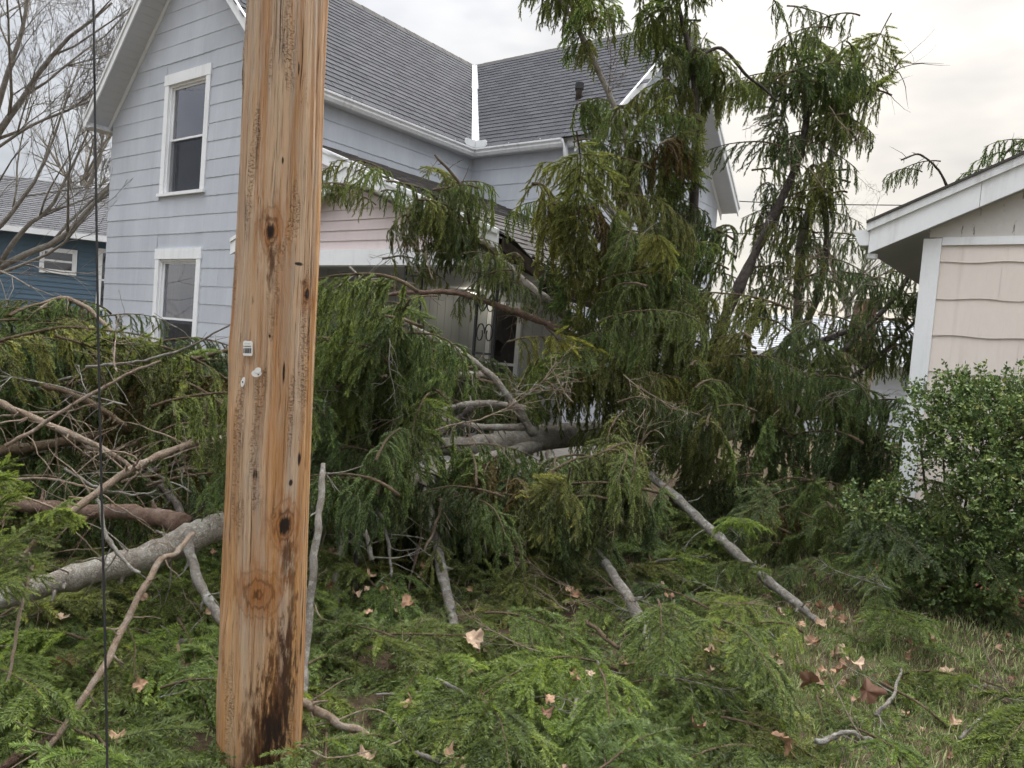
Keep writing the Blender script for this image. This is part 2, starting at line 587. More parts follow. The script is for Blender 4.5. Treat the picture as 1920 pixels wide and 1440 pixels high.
# ------------------------------------------------------------------ ground
def build_ground():
    n = 90
    xs = np.concatenate([[-400, -80, -25], np.linspace(-9, 9, n), [25, 80, 400]])
    ys = np.concatenate([[-60, -10], np.linspace(0.5, 16, n), [30, 60, 140, 600]])
    X, Y = np.meshgrid(xs, ys)
    Z = 0.03 * np.sin(X * 1.7 + 0.4 * Y) * np.cos(Y * 1.3) + rng.normal(0, 0.008, X.shape)
    Z[(abs(X) > 9) | (Y > 16) | (Y < 0.5)] = 0
    V = np.stack([X, Y, Z], -1).reshape(-1, 3)
    w = len(xs)
    i = (np.arange(len(ys) - 1)[:, None] * w + np.arange(w - 1)[None, :]).ravel()
    F = np.stack([i, i + 1, i + w + 1, i + w], -1)
    o = link('ground', np_mesh('ground', V, F, M['ground'], True))
    tag(o, 'lawn and bare soil under the fallen boughs', kind='structure')


build_ground()

# ------------------------------------------------------------------ the grey house
AZ = 0.6499
HC = (-3.3384, 10.611)
WA, LL, WB, DB = 5.2037, 3.8392, 2.2942, 5.492
ZE, ZR, OH, OG = 4.99, 7.85, 0.217, 0.38
PA, PB = WA / 2 + OH, DB / 2 + OH         # horizontal run of each slope
KA, KB = (ZR - ZE) / PA, (ZR - ZE) / PB
AX, BX = -WA / 2, LL + DB / 2             # ridge lines: a = AX, b = BX
hv = np.array([math.sin(AZ), math.cos(AZ), 0])
hu = np.array([math.cos(AZ), -math.sin(AZ), 0])
HCv = np.array([HC[0], HC[1], 0])


def H(a, b, z):
    return HCv + a * hu + b * hv + np.array([0, 0, z])


house = empty('grey_house', (HC[0], HC[1], 0), -AZ)
tag(house, 'two storey grey house with dark shingle roof, white trim and damaged front porch', 'house')


def roof_a(a):
    return ZR - KA * abs(a - AX)


def roof_b(b):
    return ZR - KB * abs(b - BX)


def wall_rects(mp, s0, s1, z0, z1, holes):
    """wall sheet with rectangular openings; mp(s, z, out) -> local point"""
    mb = MB()
    ss = sorted({s0, s1, *[h[0] for h in holes], *[h[1] for h in holes]})
    zs = sorted({z0, z1, *[h[2] for h in holes], *[h[3] for h in holes]})
    for i in range(len(ss) - 1):
        for j in range(len(zs) - 1):
            cs, cz = (ss[i] + ss[i + 1]) / 2, (zs[j] + zs[j + 1]) / 2
            if any(h[0] < cs < h[1] and h[2] < cz < h[3] for h in holes):
                continue
            mb.add([mp(ss[i], zs[j], 0), mp(ss[i + 1], zs[j], 0), mp(ss[i + 1], zs[j + 1], 0), mp(ss[i], zs[j + 1], 0)], [(0, 1, 2, 3)])
    return mb


def siding(parent, mp, s0, s1, zlist, top, step, trims, mat, plen=1.22, wav=0.005, out=0.0105, wl=0.16):
    """courses of wide shingle siding, each panel its own mesh with a wavy lower edge"""
    for k, zb in enumerate(zlist):
        off = (k % 2) * plen / 2 + 0.17 * (k % 3)
        cuts = sorted({s0, s1, *[c for c in np.arange(s0 - off, s1, plen) if s0 < c < s1]})
        segs = [(cuts[i], cuts[i + 1]) for i in range(len(cuts) - 1)]
        for (ta, tb, tz0, tz1) in trims:
            if zb + step > tz0 + 0.01 and zb < tz1 - 0.01:
                new = []
                for a, b in segs:
                    if b <= ta or a >= tb:
                        new.append((a, b))
                    else:
                        if a < ta:
                            new.append((a, ta))
                        if b > tb:
                            new.append((tb, b))
                segs = new
        for a, b in segs:
            if b - a < 0.03:
                continue
            a2, b2 = a + 0.0007, b - 0.0007
            n = max(2, int((b2 - a2) / 0.055))
            xs = np.linspace(a2, b2, n + 1)
            tp = np.array([min(zb + step + 0.012, top(x)) for x in xs])
            ok = tp > zb + 0.02
            if ok.sum() < 2:
                continue
            ii = np.where(ok)[0]
            xs, tp = xs[ii[0]:ii[-1] + 1], tp[ii[0]:ii[-1] + 1]
            lift = random.uniform(-0.002, 0.003)
            dz = wav * np.sin(xs * 2 * math.pi / wl + k * 2.1) + random.uniform(-0.003, 0.003)
            v = []
            for x, zt, d in zip(xs, tp, dz):
                v += [mp(x, zb + d, 0.001), mp(x, zb + d, out + lift), mp(x, zt, 0.003)]
            f = []
            for i in range(len(xs) - 1):
                o = 3 * i
                f += [(o, o + 3, o + 4, o + 1), (o + 1, o + 4, o + 5, o + 2)]
            MB().add(v, f).build('siding_panel', mat, parent)


def window(parent, mp, s0, s1, z0, z1, name='window', meet=0.5, curtain=True, head=0.17, side=0.12, sill=True):
    """trim frame with header, sill, two sashes, panes, insect screen below, dark room and curtain behind"""
    mb = MB()

    def bx(m, a, b, c, d, o0, o1):
        p = [mp(a, c, o0), mp(b, c, o0), mp(b, c, o1), mp(a, c, o1), mp(a, d, o0), mp(b, d, o0), mp(b, d, o1), mp(a, d, o1)]
        m.hexa(p)
    o4 = [(s0, z0 + .05), (s1, z0 + .05), (s1, z1 - head), (s0, z1 - head)]
    i4_ = [(s0 + side, z0 + .052), (s1 - side, z0 + .052), (s1 - side, z1 - head - .002), (s0 + side, z1 - head - .002)]
    vv = [mp(a_, b_, d_) for d_ in (.028, -.02) for q4 in (o4, i4_) for a_, b_ in q4]
    ff = []
    for i_ in range(4):
        j_ = (i_ + 1) % 4
        ff += [(i_, j_, 4 + j_, 4 + i_), (8 + j_, 8 + i_, 12 + i_, 12 + j_), (j_, i_, 8 + i_, 8 + j_), (4 + i_, 4 + j_, 12 + j_, 12 + i_)]
    mb.add(vv, ff)
    w = mb.build(name, M['white'], parent)
    m2 = MB()
    bx(m2, s0 - 0.015, s1 + 0.015, z1 - head, z1, -0.02, 0.034)
    m2.build('header', M['white'], w)
    if sill:
        m3_ = MB()
        bx(m3_, s0 - 0.03, s1 + 0.03, z0, z0 + 0.05, -0.08, 0.06)
        m3_.build('sill', M['white'], w)
    i0, i1, j0, j1 = s0 + side, s1 - side, z0 + 0.05, z1 - head
    zm = j0 + (j1 - j0) * meet
    jm = MB()
    bx(jm, i0, i0 + 0.035, j0, j1, -0.11, -0.01)
    bx(jm, i1 - 0.035, i1, j0, j1, -0.11, -0.01)
    bx(jm, i0 + 0.035, i1 - 0.035, j1 - 0.035, j1, -0.11, -0.01)
    jm.build('jamb', M['white'], w)
    a, b = i0 + 0.035, i1 - 0.035
    for nm, za, zb, o in (('upper_sash', zm - 0.02, j1 - 0.035, -0.045), ('lower_sash', j0, zm + 0.02, -0.08)):
        sm = MB()
        fr = 0.032
        bx(sm, a, a + fr, za, zb, o - 0.03, o)
        bx(sm, b - fr, b, za, zb, o - 0.03, o)
        bx(sm, a + fr, b - fr, za, za + fr, o - 0.03, o)
        bx(sm, a + fr, b - fr, zb - fr, zb, o - 0.03, o)
        sm.build(nm, M['white'], w)
        pm = MB()
        pm.add([mp(a + fr, za + fr, o - 0.015), mp(b - fr, za + fr, o - 0.015), mp(b - fr, zb - fr, o - 0.015), mp(a + fr, zb - fr, o - 0.015)], [(0, 1, 2, 3)])
        pm.build('pane', M['glass'], w)
    sm = MB()
    sm.add([mp(a + 0.01, j0, -0.048), mp(b - 0.01, j0, -0.048), mp(b - 0.01, zm - 0.02, -0.048), mp(a + 0.01, zm - 0.02, -0.048)], [(0, 1, 2, 3)])
    sm.build('insect_screen', M['screen'], w)
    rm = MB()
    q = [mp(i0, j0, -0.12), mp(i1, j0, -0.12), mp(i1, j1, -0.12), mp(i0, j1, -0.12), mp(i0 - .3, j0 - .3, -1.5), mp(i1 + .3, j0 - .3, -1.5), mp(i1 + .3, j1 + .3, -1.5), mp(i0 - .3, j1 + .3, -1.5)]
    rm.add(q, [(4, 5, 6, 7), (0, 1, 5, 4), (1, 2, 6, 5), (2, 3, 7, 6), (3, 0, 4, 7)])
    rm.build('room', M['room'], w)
    if curtain:
        for c0, c1 in ((i0 + 0.03, i0 + 0.25 * (i1 - i0)), (i1 - 0.42 * (i1 - i0), i1 - 0.02)):
            cm = MB()
            xs = np.linspace(c0, c1, 22)
            v = []
            for x in xs:
                o = -0.20 + 0.02 * math.sin(x * 55)
                v += [mp(x, j0, o), mp(x, j1, o)]
            cm.add(v, [(2 * i, 2 * i + 2, 2 * i + 3, 2 * i + 1) for i in range(21)])
            cm.build('curtain', M['curtain'], w, smooth=True)
    return w


# wall A: the gable wall facing the road
mpA = lambda s, z, o: (s, -o, z)
WIN_UP = (-3.40, -2.05, 3.60, 5.57)
WIN_LO = (-3.40, -2.02, 0.72, 2.75)
holes = [(w[0] + 0.05, w[1] - 0.05, w[2] + 0.02, w[3] - 0.05) for w in (WIN_UP, WIN_LO)]
wa = wall_rects(mpA, -WA, 0, 0.0, ZE + 0.0, [holes[1], (holes[0][0], holes[0][1], holes[0][2], ZE)])
# gable triangle above the eave, with the rest of the upper window opening
ztop = holes[0][3]
for a0, a1 in ((-WA, holes[0][0]), (holes[0][1], 0)):
    xs = np.linspace(a0, a1, 12)
    v = []
    for x in xs:
        v += [mpA(x, ZE, 0), mpA(x, max(ZE, roof_a(x) - 0.05), 0)]
    wa.add(v, [(2 * i, 2 * i + 2, 2 * i + 3, 2 * i + 1) for i in range(11)])
xs = np.linspace(holes[0][0], holes[0][1], 6)
v = []
for x in xs:
    v += [mpA(x, ztop, 0), mpA(x, roof_a(x) - 0.05, 0)]
wa.add(v, [(2 * i, 2 * i + 2, 2 * i + 3, 2 * i + 1) for i in range(5)])
wall_a = wa.build('wall', M['siding'], house)
STEP = 0.277
zl = [4.93 + STEP * k for k in range(-17, 11)]
zl = [z for z in zl if z > 0.3]
trimA = [(w[0] - 0.003, w[1] + 0.003, w[2], w[3]) for w in (WIN_UP, WIN_LO)]
siding(wall_a, mpA, -WA, 0, zl, lambda x: roof_a(x) - 0.06, STEP, trimA, M['siding'])
window(house, mpA, *WIN_UP, curtain=False)
window(house, mpA, *WIN_LO, meet=0.47)

# wall of wing A facing the porch (a = 0), wall of wing B facing the porch (b = LL), gable of wing B (a = WB), hidden sides
mpS = lambda s, z, o: (o, s, z)
mpB = lambda s, z, o: (s, LL - o, z)
mpG = lambda s, z, o: (WB + o, s, z)
wall_s = wall_rects(mpS, 0, LL, 0, ZE, []).build('wall', M['siding'], house)
siding(wall_s, mpS, 0, LL, [z for z in zl if 3.9 < z < ZE - 0.12], lambda x: ZE - 0.12, STEP, [], M['siding'])
DOOR = (0.66, 1.40, 0.23, 2.36)
wall_b = wall_rects(mpB, 0, WB, 0, ZE, [(DOOR[0] + .02, DOOR[1] - .02, 0.3, DOOR[3] - .02)]).build('wall', M['siding'], house)
siding(wall_b, mpB, 0, WB, [z for z in zl if 3.2 < z < ZE - 0.12], lambda x: ZE - 0.12, STEP, [], M['siding'])
wg = wall_rects(mpG, LL, LL + DB, 0, ZE, [])
wg.add([mpG(LL, ZE, 0), mpG(LL + DB, ZE, 0), mpG(BX, ZR - 0.1, 0)], [(0, 1, 2)])
wall_g = wg.build('wall', M['siding'], house)
siding(wall_g, mpG, LL, LL + DB, [z for z in zl if z > 1.6], lambda x: roof_b(x) - 0.06, STEP, [], M['siding'], plen=1.6)
wall_rects(lambda s, z, o: (-WA, s, z), 0, LL + DB, 0, ZE, []).build('wall', M['siding'], house)

# roof decks
RT = 0.05
mb = MB()
BK = LL + DB + OH
mb.add([(AX, -OG, ZR), (AX + PA, -OG, ZE), (AX + PA, LL - OH, ZE), (AX, BX, ZR)], [(0, 1, 2, 3)])
mb.add([(AX, -OG, ZR), (AX - PA, -OG, ZE), (AX - PA, BX, ZE), (AX, BX, ZR)], [(3, 2, 1, 0)])
mb.add([(AX, BX, ZR), (AX + PA, LL - OH, ZE), (WB + OG, LL - OH, ZE), (WB + OG, BX, ZR)], [(0, 1, 2, 3)])
mb.add([(AX, BX, ZR), (AX, BK, ZE), (WB + OG, BK, ZE), (WB + OG, BX, ZR)], [(3, 2, 1, 0)])
roof = mb.build('roof', M['shingle'], house)
# shingles: the ones that show largest are parts, the rest one joined part
TW, EX = 0.305, 0.145
sh = []
la = math.hypot(PA, ZR - ZE)
tha = math.atan2(ZR - ZE, PA)
for r_ in range(int(la / EX) + 1):
    s = la - EX * 0.5 - r_ * EX
    if s < 0.04:
        break
    a = AX + s * math.cos(tha)
    z = ZR - s * math.sin(tha)
    bval = BX - (a - AX) * KA / KB
    b = -OG + 0.1 - (r_ % 2) * TW / 2 + random.uniform(-.03, .03)
    while b < bval - 0.02:
        if b > -OG - 0.05:
            sh.append(((a, b, z), (0, tha, 0), 'A'))
        b += TW
lb = math.hypot(PB, ZR - ZE)
thb = math.atan2(ZR - ZE, PB)
for r_ in range(int(lb / EX) + 1):
    s = lb - EX * 0.5 - r_ * EX
    if s < 0.04:
        break
    b = BX - s * math.cos(thb)
    z = ZR - s * math.sin(thb)
    aval = AX + (BX - b) * KB / KA
    a = WB + OG - 0.1 + (r_ % 2) * TW / 2 + random.uniform(-.03, .03)
    while a > aval + 0.02:
        if a < WB + OG + 0.05:
            sh.append(((a, b, z), (0, thb, -math.pi / 2), 'B'))
        a -= TW
smb = MB()
hx, hy, tk = EX / 2, TW / 2 - 0.004, 0.008
smb.hexa([(-hx - .012, -hy, 0.001), (hx, -hy, 0.004), (hx, hy, 0.004), (-hx - .012, hy, 0.001), (-hx - .012, -hy, 0.003), (hx, -hy, tk + .006), (hx, hy, tk + .006), (-hx - .012, hy, 0.003)])
sme = smb.mesh('shingle', M['shingle'])


def seen_size(e):
    p = H(*e[0])
    if p[2] > 1.6 + 0.52 * p[1]:
        return 1e9
    return float(np.linalg.norm(p - ORIG))


sh.sort(key=seen_size)
rest = MB()
for i, (p, rt, w) in enumerate(sh):
    rt = (rt[0], rt[1] + random.uniform(-.006, .01), rt[2])
    if i < 300:
        link('shingle', sme, roof, p, rt)
    else:
        mt = Matrix.Translation(p) @ Vector(rt).to_track_quat('Z', 'Y').to_matrix().to_4x4() if False else Matrix.Translation(p) @ (Matrix.Rotation(rt[2], 4, 'Z') @ Matrix.Rotation(rt[1], 4, 'Y'))
        rest.add([mt @ Vector(q) for q in smb.v], smb.f, random.uniform(0.02, 0.98))
tag(rest.build('shingles', M['shingle'], roof), kind='stuff')
# ridge caps
mb = MB()
for y0 in np.arange(-OG, BX, 0.28):
    y1 = min(y0 + 0.30, BX + 0.1)
    z = ZR + 0.012 + random.uniform(0, 0.006)
    mb.add([(AX - .13, y0, z - .13 * KA), (AX, y0, z), (AX + .13, y0, z - .13 * KA), (AX - .13, y1, z - .13 * KA - .006), (AX, y1, z - .006), (AX + .13, y1, z - .13 * KA - .006)], [(0, 1, 4, 3), (1, 2, 5, 4)], random.random())
for x0 in np.arange(AX, WB + OG, 0.28):
    x1 = min(x0 + 0.30, WB + OG)
    z = ZR + 0.012 + random.uniform(0, 0.006)
    mb.add([(x0, BX - .13, z - .13 * KB), (x0, BX, z), (x0, BX + .13, z - .13 * KB), (x1, BX - .13, z - .13 * KB - .006), (x1, BX, z - .006), (x1, BX + .13, z - .13 * KB - .006)], [(3, 4, 1, 0), (4, 5, 2, 1)], random.random())
mb.build('ridge_cap', M['shingle_old'], roof)

# valley flashing: two white metal strips with a dark fold, splash guards at the foot
vt, vb = np.array([AX, BX, ZR]), np.array([AX + PA, LL - OH, ZE])


def valley(name, t0, t1, mat, dx, w, lift):
    p, q = vt + (vb - vt) * t0, vt + (vb - vt) * t1
    m_ = MB()
    ea = np.array([0, -1, 0.0])      # along A slope (horizontal, away from valley)
    eb = np.array([1, 0, 0.0])
    e = ea if dx < 0 else eb
    up = np.array([0, 0, lift])
    m_.prism([p + up, p + e * w * 0.75 + up, q + e * w + up, q + up], (0, 0, 0.006))
    return m_.build(name, mat, roof)


for t0, t1, l0 in ((0.02, 0.36, 0.022), (0.363, 0.985, 0.019)):
    valley('valley_flashing', t0, t1, M['flashing'], -1, 0.085, l0)
    valley('valley_flashing', t0, t1, M['flashing'], 1, 0.105, l0 + 0.004)
mb = MB()
mb.prism([vt + (vb - vt) * .02 + (0, 0, .03), vt + (vb - vt) * .02 + (.018, .0, .03), vb + (.018, 0, .03), vb + (0, 0, .03)], (0, 0, .014))
mb.build('valley_fold', M['soffit'], roof)


def gutter(name, p0, p1, out, parent, mat=M['gutter'], hgt=0.13, wid=0.11, n=2):
    """open trough of ogee section swept from p0 to p1; out = outward direction"""
    out = np.array(out, float)
    prof = [(0, 0.01), (0, -hgt), (wid * .55, -hgt), (wid * .78, -hgt * .66), (wid * .78, -hgt * .45), (wid, -hgt * .22), (wid, 0), (wid * .9, 0), (wid * .9, -hgt * .2), (wid * .7, -hgt * .5), (wid * .5, -hgt * .92), (0.008, -hgt * .92), (0.008, 0.01)]
    m_ = MB()
    k = len(prof)
    v = []
    for t in np.linspace(0, 1, n):
        p = np.array(p0) + (np.array(p1) - np.array(p0)) * t
        v += [p + out * o + np.array([0, 0, z]) for o, z in prof]
    f = []
    for i in range(n - 1):
        for j in range(k - 1):
            f.append((i * k + j, i * k + j + 1, (i + 1) * k + j + 1, (i + 1) * k + j))
    f += [tuple(range(7)), tuple(range((n - 1) * k, (n - 1) * k + 7))[::-1]]
    m_.add(v, f)
    return m_.build(name, mat, parent)


GX = AX + PA - 0.10
GB = LL - OH + 0.10
gutter('gutter', (GX, -OG + .02, ZE + 0.0), (GX, GB - .0, ZE), (1, 0, 0), house)
gutter('gutter', (GX - .0, GB, ZE + 0.003), (2.02, GB, ZE + 0.003), (0, -1, 0), house)
# torn end of the gutter, twisted and hanging
mb = MB()
v = []
prof = [(0, 0.0), (0.0, -.12), (-.06, -.13), (-.10, -.04), (-.10, 0.01)]
for i, (t, dz, tw, dy) in enumerate(((0, 0, 0, 0), (.05, -.04, .3, -.01), (.09, -.14, .75, -.03), (.12, -.27, 1.15, -.03), (.15, -.40, 1.3, -.02))):
    c, s = math.cos(tw), math.sin(tw)
    for y, z in prof:
        v.append((2.02 + t + .6 * z * s, GB + dy + y * (1 - .12 * i), ZE + dz + z * c * (1 - .14 * i)))
mb.add(v, [(i * 5 + j, i * 5 + j + 1, i * 5 + j + 6, i * 5 + j + 5) for i in range(4) for j in range(4)])
tag(mb.build('torn_gutter_end', M['gutter'], house, smooth=True), 'twisted torn gutter end hanging by the spruce')
for (x0, y0, ex, ey) in ((AX + PA, LL - OH, 0, -1), (AX + PA, LL - OH, 1, 0)):
    m_ = MB()
    p = np.array([x0, y0, ZE + .005])
    e = np.array([ex, ey, 0.0])
    up = np.array([0, 0, 1.0])
    o_ = np.array([0.012 if ey else 0, -0.012 if ex else 0, 0])
    m_.prism([p - e * .02, p + e * .24, p + e * .27 + up * .03, p + e * .27 + up * .09, p + e * .22 + up * .12, p - e * .02 + up * .12], o_)
    m_.build('splash_guard', M['gutter'], house)
# gutter hangers
for b in np.arange(0.1, LL - .4, 0.75):
    MB().box(GX + .07, GX + .105, b, b + .02, ZE + .001, ZE + .022).build('gutter_clip', M['gutter'], house)
for a in (0.35, 0.95, 1.6):
    MB().box(a, a + .02, GB - .105, GB - .07, ZE + .004, ZE + .025).build('gutter_clip', M['gutter'], house)
# soffits and fascias
MB().box(-0.0, GX, -OG, LL, ZE - .125, ZE - .10).build('soffit', M['soffit'], house)
MB().box(GX - .0, WB + OG, GB, LL, ZE - .122, ZE - .102).build('soffit', M['soffit'], house)
MB().box(GX, WB + OG, GB + .004, GB + .022, ZE - .10, ZE + .02).build('fascia', M['gutter'], house)


def rake(parent, apex, foot, along, wid, name, over):
    """rake board, bright drip edge and soffit boards of a gable overhang; along = horizontal direction out of the wall"""
    ap, ft, al = np.array(apex), np.array(foot), np.array(along, float)
    dn = np.array([0, 0, -1.0])
    m_ = MB()
    m_.prism([ap + dn * .02, ft + dn * .02, ft + dn * (.02 + wid), ap + dn * (.02 + wid)], al * 0.022)
    m_.build(name, M['white'], parent)
    m_ = MB()
    m_.prism([ap + dn * (-.028) + al * .003, ft + dn * (-.028) + al * .003, ft + dn * .035 + al * .003, ap + dn * .035 + al * .003], al * 0.040)
    m_.build('drip_edge', M['gutter'], parent)
    L = np.linalg.norm(ft - ap)
    n = max(3, int(L / 0.135))
    for i in range(n):
        p, q = ap + (ft - ap) * (i / n), ap + (ft - ap) * ((i + .955) / n)
        m_ = MB()
        lo = dn * .105
        m_.prism([p + lo, q + lo, q + lo - al * (over + .0), p + lo - al * (over + .0)], (0, 0, -.012))
        m_.build('soffit_board', M['soffit'], parent)
    m_ = MB()
    lo = dn * .112
    bq = -al * (over - .002)
    m_.prism([ap + lo + bq, ft + lo + bq, ft + lo + dn * .13 + bq, ap + lo + dn * .13 + bq], al * .02)
    m_.build('frieze_board', M['white'], parent)


rake(house, (AX, -OG, ZR), (AX - PA, -OG, ZE), (0, -1, 0), .16, 'rake_board', OG)
rake(house, (AX, -OG, ZR), (AX + PA, -OG, ZE), (0, -1, 0), .16, 'rake_board', OG)
rake(house, (WB + OG, BX, ZR), (WB + OG, LL - OH, ZE), (1, 0, 0), .16, 'rake_board', OG)
rake(house, (WB + OG, BX, ZR), (WB + OG, BK, ZE), (1, 0, 0), .16, 'rake_board', OG)
# eave return at the left corner
MB().box(AX - PA - .10, -WA - .0, -OG, 3.0, ZE - .14, ZE - .115).build('soffit', M['soffit'], house)
gutter('gutter', (AX - PA + .08, -OG - .03, ZE), (AX - PA + .08, 4, ZE), (-1, 0, 0), house)
# vent pipe in the roof of wing B
mb = MB()
vp = np.array([1.62, LL + .78, roof_b(LL + .78)])
mb.tube([vp - (0, 0, .1), vp + (0, 0, .26)], [.055, .055], 14)
vent = mb.build('vent_pipe', M['darkwood'], house, smooth=True)
MB().tube([vp + (0, 0, .16), vp + (0, 0, .27)], [.075, .075], 14).build('collar', M['iron'], vent)
# foundation
MB().box(-WA + .02, -.02, 0.03, .25, -.1, 0.35).build('foundation', M['concrete'], house)

# ------------------------------------------------------------------ the porch (part of the house)
PZ0, PK = 4.27, 0.362          # roof plane z = PZ0 - PK * a
FB = -0.50                      # front edge
PKA = 1.90                      # peak of the little front gable
EA = 4.24                       # eave on the right


def sag(a, b):
    """crushed corner of the porch roof"""
    w = max(0.0, min(1.0, (a - 2.4) / 1.6)) * max(0.0, min(1.0, (b + .42) / 0.9))
    return -0.30 * w * w * (3 - 2 * w)


def pz(a, b):
    return PZ0 - PK * a + sag(a, b)


porch = MB()
na, nb = 26, 26
g = {}
v = []
f = []
for j in range(nb):
    b = FB + (LL - FB) * j / (nb - 1)
    for i in range(na):
        a0 = 0.0 if b >= 0 else PKA
        a = a0 + (EA - a0) * i / (na - 1)
        g[i, j] = len(v)
        v.append((a, b, pz(a, b)))
for j in range(nb - 1):
    for i in range(na - 1):
        f.append((g[i, j], g[i + 1, j], g[i + 1, j + 1], g[i, j + 1]))
porch.add(v, f)
porch.add([(0.0, 0.0, PZ0), (PKA, 0, pz(PKA, 0)), (PKA, FB, pz(PKA, FB))], [])
LA = -0.42
porch.add([(PKA, FB, pz(PKA, FB)), (PKA, 0, pz(PKA, 0)), (LA, 0, pz(PKA, 0) - PK * (PKA - LA)), (LA, FB, pz(PKA, FB) - PK * (PKA - LA))], [(0, 1, 2, 3)])
porch_roof = porch.build('porch_roof', M['shingle_old'], house)
mb = MB()
row = 0
a = EA - .1
while a > 0.05:
    b = FB + .03 - (row % 2) * .15
    while b < LL:
        a_min = 0.02 if b > 0.02 else PKA
        if a > a_min and b > FB - .05:
            if random.random() > 0.06 or a < 2:
                w = TW * .97
                z0 = [pz(a - .08, b), pz(a + .075, b), pz(a + .075, b + w), pz(a - .08, b + w)]
                th = .014 + random.uniform(0, .012)
                cr = random.uniform(0, .02)
                mb.hexa([(a - .08, b, z0[0] + .002), (a + .075, b, z0[1] + .004), (a + .075 + cr, min(b + w, LL), z0[2] + .004), (a - .08, min(b + w, LL), z0[3] + .002),
                         (a - .08, b, z0[0] + .006), (a + .075, b, z0[1] + th), (a + .075 + cr, min(b + w, LL), z0[2] + th), (a - .08, min(b + w, LL), z0[3] + .006)], random.uniform(.02, .98))
        b += TW
    a -= .125
    row += 1
tag(mb.build('shingles', M['shingle_old'], porch_roof), kind='stuff')


def prk(p, q, wid, name, thick=.025, lift=0.0):
    p, q = np.array(p), np.array(q)
    dn = np.array([0, 0, -1.0])
    m_ = MB()
    m_.prism([p + dn * lift, q + dn * lift, q + dn * (wid + lift), p + dn * (wid + lift)], (0, -thick, 0))
    o = m_.build(name, M['white'], house)
    m_ = MB()
    m_.prism([p + (0, .002, .028), q + (0, .002, .028), q + (0, .002, -.022), p + (0, .002, -.022)], (0, -thick - .02, 0))
    m_.build('drip_edge', M['gutter'], o)
    return o


pk_ = (PKA, FB, pz(PKA, FB))
prk(pk_, (EA + .02, FB, PZ0 - PK * EA), .19, 'porch_rake_board')
prk((LA, FB, pk_[2] - PK * (PKA - LA)), pk_, .19, 'porch_rake_board')
MB().box(LA - .01, LA + .015, FB + .002, 0, pk_[2] - PK * (PKA - LA) - .17, pk_[2] - PK * (PKA - LA) - .01).build('fascia', M['white'], house)
prk((0.02, -.02, PZ0 - .01), (PKA + .4, -.02, pz(PKA + .4, -.02)), .17, 'porch_rake_board')
# pink vinyl in the gable and in the strip above it
PBZ = 2.60


def pink_boards(b, top, a_lo, a_hi, z0, z1, step=.125):
    z = z0
    while z < z1:
        xs = np.linspace(a_lo, a_hi, 60)
        tp = np.array([min(z + step, top(x)) for x in xs])
        ok = np.where(tp > z + .01)[0]
        if len(ok) > 1:
            m_ = MB()
            v = []
            for i in ok:
                v += [(xs[i], b, z), (xs[i], b - .014, z), (xs[i], b - .002, tp[i])]
            m_.add(v, [q for i in range(len(ok) - 1) for q in ((3 * i, 3 * i + 3, 3 * i + 4, 3 * i + 1), (3 * i + 1, 3 * i + 4, 3 * i + 5, 3 * i + 2))])
            m_.build('siding_board', M['pink'], pink_wall)
        z += step


m_ = MB()
m_.add([(LA + .1, -.34, PBZ), (EA - .1, -.34, PBZ), (EA - .1, -.34, PZ0 - PK * EA - .04), (PKA, -.34, pk_[2] - .06), (LA + .1, -.34, pk_[2] - PK * (PKA - LA) - .04)], [(0, 1, 2, 3, 4)])
m_.add([(0, -.005, 2.6), (PKA, -.005, 2.6), (PKA, -.005, pz(PKA, 0) - .06), (0, -.005, PZ0 - .06)], [(0, 1, 2, 3)])
pink_wall = m_.build('gable_wall', M['pink'], house)
gtop = lambda x: (pk_[2] - PK * abs(x - PKA)) - .07
pink_boards(-.341, gtop, LA + .15, EA - .15, PBZ, 3.6)
pink_boards(-.006, lambda x: PZ0 - PK * x - .07, 0.02, PKA, 3.2, 4.3)
# soffit under the little gable
for sgn in (1, -1):
    x1 = EA - .02 if sgn > 0 else LA + .02
    p, q = np.array([PKA, FB + .002, pk_[2] - .045]), np.array([x1, FB + .002, pk_[2] - .045 - PK * abs(x1 - PKA)])
    MB().prism([p, q, q + (0, .17, 0), p + (0, .17, 0)], (0, 0, -.012)).build('soffit', M['soffit'], house)
# beam, ceiling, posts
MB().box(LA + .12, EA - .12, -.42, -.26, 2.42, 2.605).build('beam', M['white'], house)
MB().box(EA - .26, EA - .13, -.255, LL - .1, 2.28, 2.48).build('beam', M['white'], house)
MB().box(0.003, EA - .2, -.25, LL - .003, 2.53, 2.56).build('porch_ceiling', M['porchboard'], house)
MB().box(0.003, EA - .1, -.45, LL - .003, -.1, 0.22).build('porch_floor', M['concrete'], house)
# crushed eave: splintered fascia and rafter ends
for i, (b0, b1, da, dz, rr) in enumerate(((-.46, .5, .03, -.05, .0), (.4, 1.3, .10, -.12, .08), (1.2, 2.2, .02, -.10, -.05), (2.1, 3.5, .06, -.14, .04))):
    p0 = np.array([EA + da, b0, pz(EA, b0) + dz])
    p1 = np.array([EA + da + rr, b1, pz(EA, b1) + dz - abs(rr)])
    o = MB().prism([p0, p1, p1 + (0, 0, -.13), p0 + (0, 0, -.13)], (.025, 0, 0)).build('broken_fascia', M['darkwood'], house)
for b in np.arange(-.3, 3.6, .41):
    p = np.array([EA - .55, b, pz(EA - .55, b) - .06])
    q = np.array([EA - .02 + random.uniform(-.12, .06), b + random.uniform(-.05, .05), pz(EA, b) - .06 + random.uniform(-.1, .02)])
    MB().prism([p, q, q + (0, 0, -.12), p + (0, 0, -.12)], (0, .04, 0)).build('rafter_end', M['darkwood'], house)
rb = random.Random(4)
